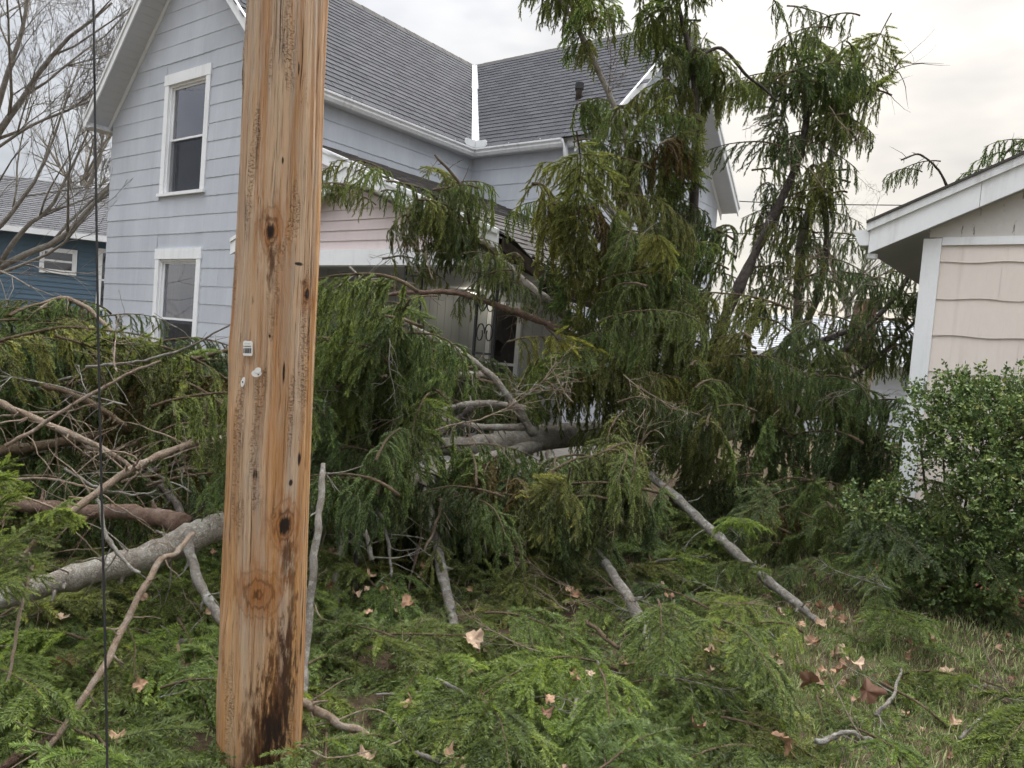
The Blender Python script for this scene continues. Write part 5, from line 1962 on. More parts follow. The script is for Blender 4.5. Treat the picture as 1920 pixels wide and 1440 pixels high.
# crown over the porch corner
hang_region([(990, 370), (1080, 320), (1200, 330), (1260, 420), (1260, 650), (1170, 690), (1090, 600), (1080, 500), (1000, 430)], 34, (6.4, 7.8), [OLIVE, YELLOW, YELLOW, GREEN], (.75, 1.05))
hang_region([(1000, 680), (1190, 640), (1210, 780), (1100, 800), (1000, 750)], 18, (6.0, 6.6), [OLIVE, GREEN, YELLOW], (.7, .95))
hang_region([(620, 560), (700, 590), (830, 640), (860, 720), (760, 720)], 7, (5.6, 6.4), [GREEN, OLIVE], (.6, .8), lib=TASS)
hang_region([(590, 480), (700, 500), (740, 560), (640, 580)], 5, (6.0, 6.5), [GREEN, OLIVE], (.6, .8), lib=TASS)
# tall upright parts
hang_region([(985, -30), (1150, -30), (1160, 90), (1190, 200), (1110, 190), (1070, 60), (1000, 20)], 11, (7.7, 8.2), [GREEN, OLIVE], (.7, .95), parent=spruce2)
hang_region([(1030, 165), (1100, 155), (1100, 180), (1030, 180)], 1, (7.8, 7.9), [OLIVE], (.7, .8), lib=TASS, az=math.pi, parent=spruce2)
hang_region([(1100, 180), (1200, 170), (1290, 260), (1250, 340), (1130, 320), (1085, 270)], 13, (7.5, 8.2), [GREEN, OLIVE], (.7, .95), parent=spruce2)
hang_region([(1200, -30), (1320, -30), (1320, 110), (1220, 120), (1190, 40)], 13, (8.0, 8.5), [OLIVE, GREEN], (.75, .95), parent=spruce2)
hang_region([(1250, 120), (1330, 110), (1420, 190), (1370, 270), (1260, 260)], 12, (7.9, 8.5), [OLIVE, GREEN], (.7, .95), parent=spruce2)
hang_region([(1230, 270), (1390, 270), (1380, 420), (1330, 560), (1230, 540)], 17, (7.6, 8.8), [DEEP, OLIVE, GREEN], (.8, 1.05), parent=spruce2)
hang_region([(1430, 40), (1540, 20), (1560, 90), (1480, 90)], 5, (9.0, 9.5), [DEEP], (.7, .9), lib=TASS, parent=spruce2)
hang_region([(1440, 130), (1540, 80), (1640, 90), (1655, 190), (1590, 240), (1440, 260), (1400, 200)], 22, (8.9, 9.9), [DEEP, OLIVE, GREEN], (.85, 1.1), parent=spruce2)
hang_region([(1400, 260), (1600, 230), (1600, 330), (1555, 420), (1420, 430), (1395, 330)], 22, (8.9, 9.9), [DEEP, OLIVE], (.85, 1.1), lib=TASS, parent=spruce2)
hang_region([(1420, 430), (1565, 420), (1560, 600), (1390, 620), (1375, 540)], 24, (8.9, 9.9), [DEEP, OLIVE], (.85, 1.1), lib=TASS, parent=spruce2)
hang_region([(1600, 480), (1710, 500), (1730, 700), (1560, 720), (1560, 560)], 26, (8.2, 9.6), [DEEP], (.8, 1.0), lib=TASS, parent=spruce2)
# lower right mass
hang_region([(1200, 560), (1400, 590), (1430, 680), (1300, 760), (1200, 720)], 20, (6.6, 7.8), [OLIVE, YELLOW, GREEN], (.75, 1.05), parent=spruce2)
hang_region([(1220, 740), (1420, 680), (1480, 760), (1450, 930), (1280, 930), (1210, 840)], 26, (6.0, 7.6), [OLIVE, GREEN, DEEP], (.8, 1.1), parent=spruce2)
hang_region([(1430, 640), (1560, 640), (1600, 760), (1690, 780), (1690, 900), (1460, 930)], 24, (6.9, 8.6), [DEEP, GREEN], (.8, 1.1), parent=spruce2)
hang_region([(1450, 900), (1700, 880), (1690, 980), (1480, 1000)], 12, (6.3, 7.3), [DEEP, GREEN], (.7, .95), parent=spruce2)
hang_region([(1095, 800), (1240, 790), (1240, 880), (1100, 890)], 8, (5.9, 6.4), [OLIVE, GREEN, DEEP], (.7, .9))
# curtains under the log
hang_region([(850, 870), (960, 880), (1000, 900), (1000, 1000), (870, 1010)], 16, (4.9, 5.7), [DEEP, GREEN], (.7, .95))
hang_region([(1020, 860), (1180, 850), (1190, 960), (1040, 980)], 14, (4.45, 5.3), [GREEN, OLIVE, DEEP], (.7, .95))
hang_region([(700, 940), (870, 940), (870, 1030), (700, 1040)], 12, (4.9, 6.0), [DEEP], (.7, .9))

hang_region([(1240, 930), (1480, 930), (1650, 950), (1560, 1040), (1300, 1040)], 18, (5.6, 7.0), [DEEP, GREEN, OLIVE], (.7, .95))
hang_region([(690, 900), (870, 900), (1000, 930), (990, 1040), (700, 1040)], 12, (4.55, 5.3), [GREEN, DEEP, OLIVE], (.7, .95))
hang_region([(60, 960), (330, 900), (430, 940), (430, 960), (200, 960)], 6, (3.9, 4.6), [DEEP, GREEN], (.6, .8))
# bare dead twigs poking out of the mass
for poly, cnt, Yr, par in (([(-40, 560), (440, 660), (440, 900), (-40, 1050)], 12, (3.4, 4.8), spruce),
                           ([(600, 560), (820, 600), (820, 880), (600, 950)], 6, (4.0, 4.8), spruce),
                           ([(850, 700), (1180, 680), (1180, 1050), (860, 1050)], 9, (4.4, 5.6), spruce),
                           ([(620, 340), (1050, 450), (1050, 640), (640, 560)], 6, (6.4, 7.3), spruce),
                           ([(1100, 200), (1400, 100), (1650, 100), (1650, 950), (1250, 1000)], 22, (6.2, 9.0), spruce2)):
    xs, ys = [q[0] for q in poly], [q[1] for q in poly]
    k = 0
    while k < cnt:
        x, y = random.uniform(min(xs), max(xs)), random.uniform(min(ys), max(ys))
        if not in_poly(x, y, poly):
            continue
        if x < 445 and y < 690:
            continue
        k += 1
        s = random.uniform(.7, 1.3)
        link('dead_twig', random.choice(DEAD), par, at(x, y, random.uniform(*Yr)) - np.array(par.location), (random.gauss(0, .6), random.gauss(.3, .6), random.uniform(0, 6.3)), (s, s, s))
# snapped trunk still standing
sn = at(1607, 690, 11.4)
stump = empty('snapped_trunk', (sn[0], sn[1], 0))
tag(stump, 'snapped spruce trunk still standing, pale splintered wood showing', 'tree stump')
r = np.random.default_rng(8)
P = np.array([(0, 0, -.1), (.02, 0, .6), (-.01, .01, 1.2), (.0, 0, 1.8), (.03, 0, 2.4), (.04, 0, 2.75)])
w_ = Wood().tube(smooth_path(P, 30, .004, r), np.interp(np.linspace(0, 1, 30), (0, .2, .7, 1), (.27, .21, .19, .15)) * (1 + .05 * r.normal(size=30)), 18)
link('trunk', w_.mesh('trunk', M['bark_red']), stump)
for k in range(26):
    a = r.uniform(2.2, 5.9)
    z0 = r.uniform(.9, 2.1)
    L = r.uniform(.2, .75)
    q = np.array([math.cos(a) * .20, math.sin(a) * .20, z0])
    w = r.uniform(.015, .05)
    tv = np.array([-math.sin(a), math.cos(a), 0])
    nv = np.array([math.cos(a), math.sin(a), 0])
    tip = q + np.array([0, 0, L]) + nv * r.uniform(.0, .07)
    MB().add([q - tv * w, q + tv * w, q + nv * .02 + tv * w * .8, q + nv * .02 - tv * w * .8, tip - tv * .004, tip + tv * .004 + nv * .004], [(0, 3, 2, 1), (0, 1, 5, 4), (3, 4, 5, 2), (1, 2, 5), (0, 4, 3)]).build('splinter', M['rawwood'], stump)
for k in range(5):
    a = math.pi + r.uniform(-1.2, 1.2)
    o = put_bough(HANG, (r.uniform(-.1, .1), r.uniform(-.1, .1), 1.9 + .3 * k), (0, 0, a + k), r.uniform(.6, .8), DEEP, stump)

# spruce standing behind the garage, its drooping ends showing over the roof
sp2 = at(2010, 300, 10.5)
s2 = empty('spruce_tree', (sp2[0], sp2[1], 0))
tag(s2, 'spruce behind the garage with drooping tips above its roof line', 'tree')
S2 = np.array([sp2[0], sp2[1], 0])
P = smooth_path([(0, 0, 0), (.05, 0, 3), (0, .05, 6)], 20)
link('trunk', Wood().tube(P, np.linspace(.22, .06, 20), 12).mesh('trunk', M['bark_dark']), s2)
for pts, rp in (([(1990, 420, 10.4), (1900, 400, 10.2), (1800, 380, 10.0), (1760, 320, 9.9), (1725, 290, 9.9), (1690, 300, 9.8)], [10, 8, 6, 4, 4, 3]), ([(2000, 330, 10.4), (1930, 300, 10.2), (1850, 330, 10), (1790, 370, 9.9)], [9, 7, 5, 3]), ([(1990, 280, 10.4), (1920, 265, 10.3), (1880, 290, 10.2)], [8, 6, 4]), ([(1990, 440, 10.3), (1800, 420, 9.8), (1700, 410, 9.7), (1650, 420, 9.6)], [8, 6, 4, 3])):
    limb([p for p in pts], rp, BD, parent=None, twigs=10).name = 'limb'
    o = bpy.data.objects[-1] if False else None
for o in [o for o in COL.objects if o.name.startswith('limb') and o.parent is None]:
    o.parent = s2
    o.location = -S2
for x, y, Y, a, s in ((1735, 300, 9.9, 2.9, .55), (1700, 320, 9.8, 3.4, .5), (1840, 375, 10, 2.6, .6), (1800, 390, 9.9, 3.2, .55), (1880, 330, 10.1, 3, .7), (1910, 285, 10.2, 2.6, .75), (1950, 280, 10.3, 3.6, .8), (1950, 340, 10.2, 3, .8), (1690, 430, 9.7, 3.1, .5), (1860, 345, 10.0, 4, .6), (1990, 300, 10.3, 2.5, .9), (2010, 400, 10.3, 3, .9)):
    put_bough(TASS, at(x, y, Y) + np.array([.2, 0, 0]) - S2, (random.gauss(0, .1), random.gauss(0, .1), a), s * 1.35, DEEP, s2)

# ------------------------------------------------------------------ broken boughs carpeting the ground
random.seed(33)
pole_xy = at(484, 1440, 2.72)[:2]
spots = []
for yy in np.arange(2.25, 7.6, .30):
    step = .31 if yy < 4.5 else .44
    half = .80 * yy + .3
    for xx in np.arange(-half, half, step):
        x, y = xx + random.uniform(-.14, .14), yy + random.uniform(-.14, .14)
        if math.hypot(x - pole_xy[0], y - pole_xy[1]) < .3:
            continue
        g_ = (np.array([x, y, 0]) - GC) @ hv
        gx = (np.array([x, y, 0]) - GC) @ hu
        if gx > -.1 and g_ > -.55:
            continue
        if (np.array([x, y, 0]) - HCv) @ hv > -.7 and abs(x) < 3:
            continue
        # open grass towards the right
        right = x - (0.30 * y + .15)
        if right > 0 and y > 2.75 and random.random() < min(.86, .35 + .9 * right):
            continue
        spots.append((x, y))
random.shuffle(spots)
print('bough spots', len(spots))
spots.sort(key=lambda p: p[1])
GRP = 'broken spruce boughs on the lawn'
for i, (x, y) in enumerate(spots[:330]):
    s = random.uniform(.85, 1.35)
    a = random.uniform(0, 2 * math.pi) if random.random() < .45 else -math.pi / 2 + random.gauss(0, .7)
    hp = .5 + .5 * math.sin(2.9 * x + 1.3) * math.cos(2.3 * y + .6)
    z = random.uniform(.0, .08) + .16 * hp * random.uniform(.4, 1)
    for tr in range(14):
        if not blocked_low(np.array([x - math.cos(a) * .3 * s, y - math.sin(a) * .3 * s, z]), a, s):
            break
        a = random.uniform(0, 2 * math.pi)
        s *= .95
    else:
        z = -.06
    col = random.choice([FRESH, GREEN, FRESH, GREEN, OLIVE] if y < 4.8 else [GREEN, DEEP, OLIVE])
    o = put_bough(FLAT, (x - math.cos(a) * .3 * s, y - math.sin(a) * .3 * s, z), (random.gauss(0, .28), random.gauss(.06, .2), a), s, col, None, 'spruce_bough')
    tag(o, 'broken green spruce bough lying in the heap on the lawn', 'spruce bough', GRP)
def sprig_litter():
    # small broken sprigs matted over the soil, too many to count
    r = np.random.default_rng(55)
    protos = []
    for k in range(5):
        b = Bough(r)
        q = curved((0, 0, .01), (1, 0, .25), .20, 6, .7, r, .05)
        tw = []
        for j in range(7):
            g = .08 + .12 * j
            jj = min(g * 5, 4.9)
            pp = q[int(jj)] + (q[int(jj) + 1] - q[int(jj)]) * (jj % 1)
            a2 = r.uniform(.5, .9) * (1 if j % 2 else -1)
            tw.append(curved(pp, (math.cos(a2), math.sin(a2), r.uniform(-.1, .3)), r.uniform(.05, .10), 4, .5, r, .04))
        b.shoots([q], 480, .022, .005, lo=.48, tip=.3, core=.003)
        b.shoots(tw, 520, .021, .005, lo=.52, tip=.35, core=.0026)
        V = np.concatenate(b.V)
        protos.append((V, np.concatenate(b.T)))
    Vs, Ts = [], []
    cnt = 0
    while cnt < 1350:
        y = 2.3 + 4.6 * r.random() ** 1.5
        x = r.uniform(-.8, .8) * y
        if x - (.30 * y + .15) > 0 and r.random() < .8:
            continue
        if math.hypot(x - pole_xy[0], y - pole_xy[1]) < .19:
            continue
        cnt += 1
        V, T = protos[r.integers(0, 5)]
        rot = np.array(Matrix.Rotation(r.uniform(0, 6.3), 3, 'Z') @ Matrix.Rotation(r.normal(0, .2), 3, 'Y') @ Matrix.Rotation(r.normal(0, .4), 3, 'X'))
        Vs.append(V @ rot.T * r.uniform(.8, 1.35) + np.array([x, y, r.uniform(.01, .06)]))
        Ts.append(T + r.normal(0, .08))
    V = np.concatenate(Vs)
    o = link('sprig_litter', np_mesh('sprig_litter', V, np.arange(len(V)).reshape(-1, 3), M['needle'], False, {'tint': np.clip(np.concatenate(Ts), 0, 1)}))
    o.color = GREEN + (1,)
    tag(o, 'mat of small broken green spruce sprigs over the soil', 'sprigs', kind='stuff')
    print('litter tris', len(V) // 3)


sprig_litter()
# a few boughs that stand out
HERO = [((905, 1200), 3.65, -.2, 1.05, FRESH, .30, 'long fresh spruce bough fanned out in the middle foreground'),
        ((1230, 1160), 3.7, -1.7, .95, FRESH, .42, 'arched spruce bough drooping towards the viewer at lower centre right'),
        ((1330, 1180), 3.6, -1.4, .9, GREEN, .38, 'drooping spruce bough beside the lichen covered stick'),
        ((1120, 1300), 3.0, -1.5, .85, FRESH, .34, 'bushy spruce bough hanging over the heap at bottom centre'),
        ((1590, 1400), 2.85, -1.2, .8, FRESH, .26, 'bright spruce bough arching up at the bottom right'),
        ((740, 1220), 3.5, 2.9, .9, GREEN, .2, 'spruce bough pointing left beside the pole foot'),
        ((1400, 985), 4.9, 1.6, .55, FRESH, .55, 'small upright spruce tip on the leaning lichen stick'),
        ((300, 1290), 2.8, .4, .9, FRESH, .12, 'long needled spruce bough left of the pole foot')]
for (px, py), Y, a, s, col, zz, lab in HERO:
    p = at(px, py, Y)
    p[2] = max(p[2], zz)
    o = put_bough(FLAT, p, (random.gauss(0, .12), random.gauss(.1, .1), a), s, col, None, 'spruce_bough')
    tag(o, lab, 'spruce bough')
# boughs piled against the shrub and garage corner
for k, (x, y, Y, a, s) in enumerate(((1500, 960, 5.8, -1.2, .9), (1560, 985, 5.7, -.9, .95), (1620, 960, 5.6, -1.6, .95), (1680, 930, 5.6, -1.3, .9), (1470, 1020, 5.6, 2.6, .8), (1600, 1040, 5.4, 3.0, .85), (1740, 900, 5.35, -1.5, .8), (1790, 960, 5.2, -1.7, .8), (1660, 1020, 5.3, -2.2, .8), (1530, 1060, 5.3, 2.8, .8))):
    o = put_bough(FLAT, at(x, y, Y), (random.gauss(0, .2), random.gauss(.35, .15), a), s, random.choice([GREEN, DEEP]), None, 'spruce_bough')
    tag(o, 'spruce bough heaped against the shrub at the garage corner', 'spruce bough', 'boughs heaped by the garage corner')


# ------------------------------------------------------------------ loose sticks
def stick(pix, rp, mat, lab, twigs=3, name='stick', **kw):
    o = limb(pix, rp, mat, name, twigs, None, **kw)
    tag(o, lab, 'stick')


def G(x, y, z=.08):
    p = ground_at(x, y, z)
    return (x, y, float(p[1]))


stick([(362, 1000, 3.3), (330, 1035, 3.15), (285, 1075, 3.0), (235, 1170, 2.85), (190, 1260, 2.7), (70, 1430, 2.45)], [8, 11, 12, 13, 13, 12], TT_, 'long straight tan stick slanting down left of the pole', 8)
stick([(562, 1313, 2.85), (600, 1335, 2.87), (640, 1358, 2.87), (706, 1388, 2.85)], [18, 17, 15, 12], TT_, 'half peeled broken stick on the ground right of the pole foot', 3)
stick([(705, 1302, 3.15), (775, 1300, 3.15), (822, 1277, 3.15), (868, 1300, 3.12), (883, 1340, 3.05), (845, 1376, 3.0)], [4, 6, 7, 7, 7, 5], BP, 'pale curled stick looping over the boughs near the bottom', 6, tw_len=(.05, .15))
stick([G(765, 1412), G(810, 1424), G(870, 1440)], [10, 10, 9], BP, 'grey stick lying at the bottom edge right of the pole', 2)
stick([(1190, 1085, 5.2), (1240, 1118, 5.1), (1285, 1142, 5.0)], [10, 12, 10], M['bark'], 'short grey stick behind the lichen covered limb', 2)
stick([G(560, 1400, .1), G(640, 1420, .16), G(760, 1380, .12), G(700, 1330, .1), G(590, 1360, .1)], [3, 3, 3, 3, 3], TT_, 'thin bent runner looped on the ground beside the pole', 0)
stick([(1120, 1240, 3.5), (1130, 1290, 3.4), (1115, 1330, 3.3)], [6, 6, 4], BP, 'small pale forked twig among the central boughs', 5, tw_len=(.05, .18))
stick([(1080, 1310, 3.1), (1060, 1390, 2.95), (1045, 1440, 2.9)], [5, 6, 5], BP, 'thin pale twig at the bottom centre', 4)
stick([G(1100, 1165, .2), G(1160, 1215, .2)], [9, 8], TB, 'short brown twig in front of the lichen limb', 2)
stick([G(1530, 1390, .1), G(1590, 1375, .12), G(1650, 1392, .1)], [12, 9, 6], BP, 'knotted pale root-like stick at the lower right', 6, tw_len=(.05, .2))
stick([G(1640, 1340, .15), G(1670, 1310, .2), G(1690, 1255, .15)], [8, 7, 4], BP, 'upright pale twig at the lower right', 2)
stick([G(280, 1225, .1), G(320, 1212, .14), G(355, 1200, .12)], [14, 12, 8], BP, 'broken lichen stick end left of the pole', 5, tw_len=(.05, .15))
stick([G(0, 1440, .1), G(60, 1400, .1), G(110, 1375, .1)], [18, 17, 15], BR_, 'reddish stick at the bottom left corner', 1)
stick([G(1600, 1165, .05), G(1680, 1158, .06), G(1740, 1150, .05)], [5, 4, 3], TT_, 'thin tan twig lying on the grass before the shrub', 1)
stick([(1225, 1055, 5.4), (1290, 1045, 5.4), (1330, 1040, 5.4)], [6, 5, 3], BD, 'thin dark twig crossing the gap behind the sticks', 2)
stick([(60, 1060, 2.8), (40, 1150, 2.7), (10, 1300, 2.6)], [7, 6, 5], TT_, 'thin tan twig at the left edge', 4)
stick([G(1800, 1385, .05), G(1850, 1340, .05), G(1905, 1325, .05)], [6, 5, 4], BP, 'thin pale twig lying at the lower right edge', 3)


random.seed(71)
for k in range(30):
    y = random.uniform(2.6, 5.2)
    x = random.uniform(-.72 * y, .72 * y)
    if math.hypot(x - pole_xy[0], y - pole_xy[1]) < .35:
        continue
    s = random.uniform(.5, 1.0)
    o = link('dead_twig', random.choice(DEAD), None, (x, y, random.uniform(.10, .30)), (random.gauss(0, .4), random.gauss(0, .25), random.uniform(0, 6.3)), (s, s, s))
    tag(o, 'thin bare dead twig lying on the heap of green boughs', 'twig', 'dead twigs on the boughs')
# ------------------------------------------------------------------ dry leaves
def leaf_mesh(seed):
    r = np.random.default_rng(seed)
    out = []
    n = 30
    for i in range(n):
        a = 2 * math.pi * i / n
        lob = .68 + .26 * abs(math.cos(2.5 * (a - math.pi / 2))) ** 1.4 + .05 * math.cos(15 * a) + r.normal(0, .05)
        if abs(a - 1.5 * math.pi) < .25:
            lob *= .55
        out.append((lob * math.cos(a), lob * math.sin(a)))
    V = [(0, 0, 0)]
    mid = [(.5 * x, .5 * y) for x, y in out]
    c1, c2, c3 = r.uniform(.5, 1.6), r.uniform(-.9, 1.0), r.uniform(0, 6)

    def zf(x, y):
        rr = math.hypot(x, y)
        return c1 * x * x * .8 + c2 * y * y * .7 + .26 * rr * math.sin(3 * math.atan2(y, x) + c3) + .14 * rr * math.sin(7 * math.atan2(y, x) + c3)
    V += [(x, y, zf(x, y)) for x, y in mid] + [(x, y, zf(x, y)) for x, y in out]
    F = [(0, 1 + i, 1 + (i + 1) % n) for i in range(n)]
    F4 = [(1 + i, 1 + n + i, 1 + n + (i + 1) % n, 1 + (i + 1) % n) for i in range(n)]
    stem = [(0, -.35, 0), (.03, -.35, .02), (.05, -1.3, .12), (.02, -1.3, .1)]
    b = len(V)
    V += stem
    F4.append((b, b + 1, b + 2, b + 3))
    return np_mesh('dry_leaf', np.array(V) * .044, [np.array(F), np.array(F4)], M['dryleaf'], True)


LEAVES = [leaf_mesh(k) for k in range(7)]
random.seed(9)


def put_leaf(x, y, z, s, lab, grp=None):
    o = link('dry_leaf', LEAVES[random.randrange(7)], None, (x, y, z), (random.gauss(0, .45), random.gauss(0, .45), random.uniform(0, 6.3)), (s, s, s))
    tag(o, lab, 'leaf', grp)


nl = 0
for k in range(2000):
    y = random.uniform(2.6, 6.3)
    x = random.uniform(-.8 * y, .8 * y)
    right = x - (0.30 * y + .05)
    if math.hypot(x - pole_xy[0], y - pole_xy[1]) < .25:
        continue
    gx, gy = (np.array([x, y, 0]) - GC) @ hu, (np.array([x, y, 0]) - GC) @ hv
    if gx > -.1 and gy > -.25:
        continue
    if right > 0:
        if random.random() < .55:
            continue
        put_leaf(x, y, random.uniform(.012, .05), random.uniform(.45, 1.0), 'dry brown maple leaf fallen on the grass at the right', 'dry leaves on the grass')
    else:
        if random.random() < .80:
            continue
        put_leaf(x, y, random.uniform(.10, .26), random.uniform(.4, .85), 'dry brown maple leaf caught among the spruce boughs', 'dry leaves among the boughs')
    nl += 1
    if nl >= 240:
        break
for px, py, z, s, lab in ((1625, 1295, .10, 1.5, 'large pale curled maple leaf on the grass at lower right'), (1575, 1255, .10, 1.2, 'orange brown leaf just above the large pale leaf'), (1602, 1242, .12, 1.2, 'tan leaf tilted behind the orange brown leaf'), (1520, 1278, .12, 1.4, 'curled brown leaf left of the large pale leaf'), (1565, 1140, .10, 1.2, 'tan leaf standing at the edge of the grass'), (1735, 1195, .08, 1.5, 'upright pale brown leaf on the grass before the shrub'), (850, 1422, .2, 1.2, 'pale tan leaf propped at the bottom edge'), (885, 1200, .22, 1.5, 'brown leaf at the foot of the leaning lichen stick'), (765, 1128, .25, 1.0, 'pale leaf in the dark hollow under the boughs'), (1470, 1390, .12, 1.2, 'crumpled brown leaf at the bottom right of centre'), (690, 1420, .1, 1.0, 'small brown leaf beside the loop at the pole'), (120, 1245, .16, 1.2, 'brown leaf left of the black cable'), (350, 1245, .12, 1.6, 'wide dark brown leaf in shade left of the pole')):
    p = ground_at(px, py, z)
    put_leaf(p[0], p[1], z, s, lab)
# drift of leaf litter along the garage wall
r = np.random.default_rng(77)
Vs, Fs, Ts, nb_ = [], [], [], 0
base_v = [np.array([v.co[:] for v in m_.vertices]) for m_ in LEAVES]
base_f = [np.array([list(p.vertices)[:3] for p in m_.polygons] + [[p.vertices[0], p.vertices[2], p.vertices[3]] for p in m_.polygons if len(p.vertices) == 4]) for m_ in LEAVES]
for k in range(420):
    s = r.uniform(.1, 2.6)
    dd = abs(r.normal(0, .22)) + .04
    p = GC + hu * s - hv * dd
    i = r.integers(0, 7)
    rot = np.array(Matrix.Rotation(r.uniform(0, 6.3), 3, 'Z') @ Matrix.Rotation(r.normal(0, .6), 3, 'X'))
    V = base_v[i] @ rot.T * r.uniform(.5, .95) + np.array([p[0], p[1], .03 + r.uniform(0, .12) * max(0, 1 - dd * 2)])
    Vs.append(V)
    Fs.append(base_f[i] + nb_)
    nb_ += len(V)
    Ts.append(np.full(len(V), r.uniform(0, .35)))
lo_ = link('leaf_litter', np_mesh('leaf_litter', np.concatenate(Vs), [np.concatenate(Fs)], M['dryleaf'], True, {'tint': np.concatenate(Ts)}))
tag(lo_, 'drift of dark brown dead leaves along the garage wall', 'leaf litter', kind='stuff')

# ------------------------------------------------------------------ grass
r = np.random.default_rng(4)
n = 150000
gy = r.uniform(2.3, 9.0, n) ** 1.0
gx = r.uniform(-.82, .86, n) * gy
right = gx - (.26 * gy)
keep = r.random(n) < np.where(right > 0, 1.0, .10)
c_ = (np.stack([gx, gy, np.zeros(n)], 1) - GC)
keep &= ~((c_ @ hu > -.05) & (c_ @ hv > -.45))
gx, gy = gx[keep], gy[keep]
n = len(gx)
hh = r.uniform(.022, .062, n) * np.where(r.random(n) < .12, 1.6, 1)
a = r.uniform(0, 6.283, n)
ln = r.uniform(.1, .9, n) * hh
wd = r.uniform(.0018, .0034, n)
bz = .03 * np.sin(gx * 1.7 + .4 * gy) * np.cos(gy * 1.3) - .01
dx, dy = np.cos(a), np.sin(a)
B0 = np.stack([gx - dy * wd, gy + dx * wd, bz], 1)
B1 = np.stack([gx + dy * wd, gy - dx * wd, bz], 1)
m0 = np.stack([gx + dx * ln * .35 - dy * wd * .8, gy + dy * ln * .35 + dx * wd * .8, bz + hh * .6], 1)
m1 = np.stack([gx + dx * ln * .35 + dy * wd * .8, gy + dy * ln * .35 - dx * wd * .8, bz + hh * .6], 1)
tp = np.stack([gx + dx * ln, gy + dy * ln, bz + hh], 1)
V = np.stack([B0, B1, m0, m1, tp], 1).reshape(-1, 3)
i5 = np.arange(n)[:, None] * 5
F = [np.concatenate([i5 + np.array([[0, 1, 3, 2]])]), np.concatenate([i5 + np.array([[2, 3, 4]])])]
go = link('grass', np_mesh('grass', V, F, M['grass'], False, {'tint': np.repeat(np.clip(r.normal(.36, .20, n), 0, .97), 5)}))
tag(go, 'short green grass showing between the fallen boughs and leaves', 'grass', kind='stuff')


# ------------------------------------------------------------------ evergreen shrub before the garage
def build_shrub():
    r = np.random.default_rng(14)
    c0 = ground_at(1790, 1125)
    sh_ = empty('evergreen_shrub', (c0[0], c0[1], 0))
    tag(sh_, 'glossy evergreen shrub with small leaves and pale tips before the beige garage', 'shrub')
    S0 = np.array([c0[0], c0[1], 0])
    lobes = [(1830, 765, 5.35, .24), (1900, 775, 5.2, .28), (1770, 810, 5.35, .20), (1840, 830, 5.2, .34), (1930, 840, 5.0, .40), (1720, 760, 5.4, .13), (1725, 845, 5.4, .17), (1790, 735, 5.4, .13), (1860, 930, 5.1, .34), (1950, 950, 4.9, .42), (1640, 985, 5.45, .20), (1680, 1040, 5.35, .24), (1740, 1030, 5.25, .24), (1620, 950, 5.5, .11), (1820, 1030, 5.1, .30), (1900, 1040, 5.0, .26), (1690, 930, 5.45, .12), (1985, 800, 5.0, .36), (1870, 1000, 5.0, .3), (1700, 1095, 5.25, .17), (1770, 1105, 5.15, .19), (1850, 1100, 5.05, .2), (1930, 1090, 4.95, .22)]
    w = Wood()
    pos, dirs = [], []
    for x, y, Y, R_ in lobes:
        c = at(x, y, Y) - S0
        q = smooth_path([(r.normal(0, .08), r.normal(0, .08), 0), c * np.array([.6, .6, .5]), c], 9, .015, r)
        w.tube(q, np.linspace(.014, .005, 9), 5)
        nsp = int(165 * (R_ / .3) ** 2.2) + 30
        for k in range(nsp):
            d = unit(r.normal(size=3) + np.array([0, 0, .25]))
            rr = R_ * r.uniform(.35, 1.0) ** .6 * r.uniform(.65, 1.38)
            tip = c + d * rr * np.array([1, 1, .95])
            st = c + d * rr * .55
            up = unit(d + np.array([0, 0, .6]) + r.normal(0, .3, 3))
            L = r.uniform(.06, .13)
            if k % 9 == 0:
                w.tube(np.array([st, (st + tip) / 2 + r.normal(0, .01, 3), tip, tip + up * L]), [.004, .0032, .0025, .0015], 3)
            m = 13
            t = np.linspace(0, 1, m)[:, None]
            pos.append(tip + up * L * t + r.normal(0, .004, (m, 3)))
            dd = up * .55 + r.normal(0, .75, (m, 3))
            dirs.append(dd)
    P = np.concatenate(pos)
    D = np.concatenate(dirs)
    D /= np.linalg.norm(D, axis=1)[:, None]
    n = len(P)
    S = np.cross(D, r.normal(size=(n, 3)))
    S /= np.linalg.norm(S, axis=1)[:, None]
    L = r.uniform(.020, .036, (n, 1))
    Wd = L * r.uniform(.26, .36, (n, 1))
    nrm = np.cross(D, S)
    V = np.stack([P, P + D * L * .5 + S * Wd + nrm * L * .12, P + D * L, P + D * L * .5 - S * Wd + nrm * L * .12], 1).reshape(-1, 3)
    i4 = np.arange(n)[:, None] * 4
    F = np.concatenate([i4 + np.array([[0, 1, 2]]), i4 + np.array([[0, 2, 3]])])
    grp = np.repeat(np.clip(r.normal(.42, .2, n // 13), .02, .97), 13)
    lit = np.where(np.tile(np.arange(13), n // 13) > 10, .12, 0)
    tint = np.clip(grp + lit + r.normal(0, .06, n), 0.01, .985)
    link('stems', w.mesh('stems', M['twig']), sh_)
    link('foliage', np_mesh('foliage', V, [F], M['boxleaf'], False, {'tint': np.repeat(tint, 4)}), sh_)
    print('shrub leaves', n)


build_shrub()


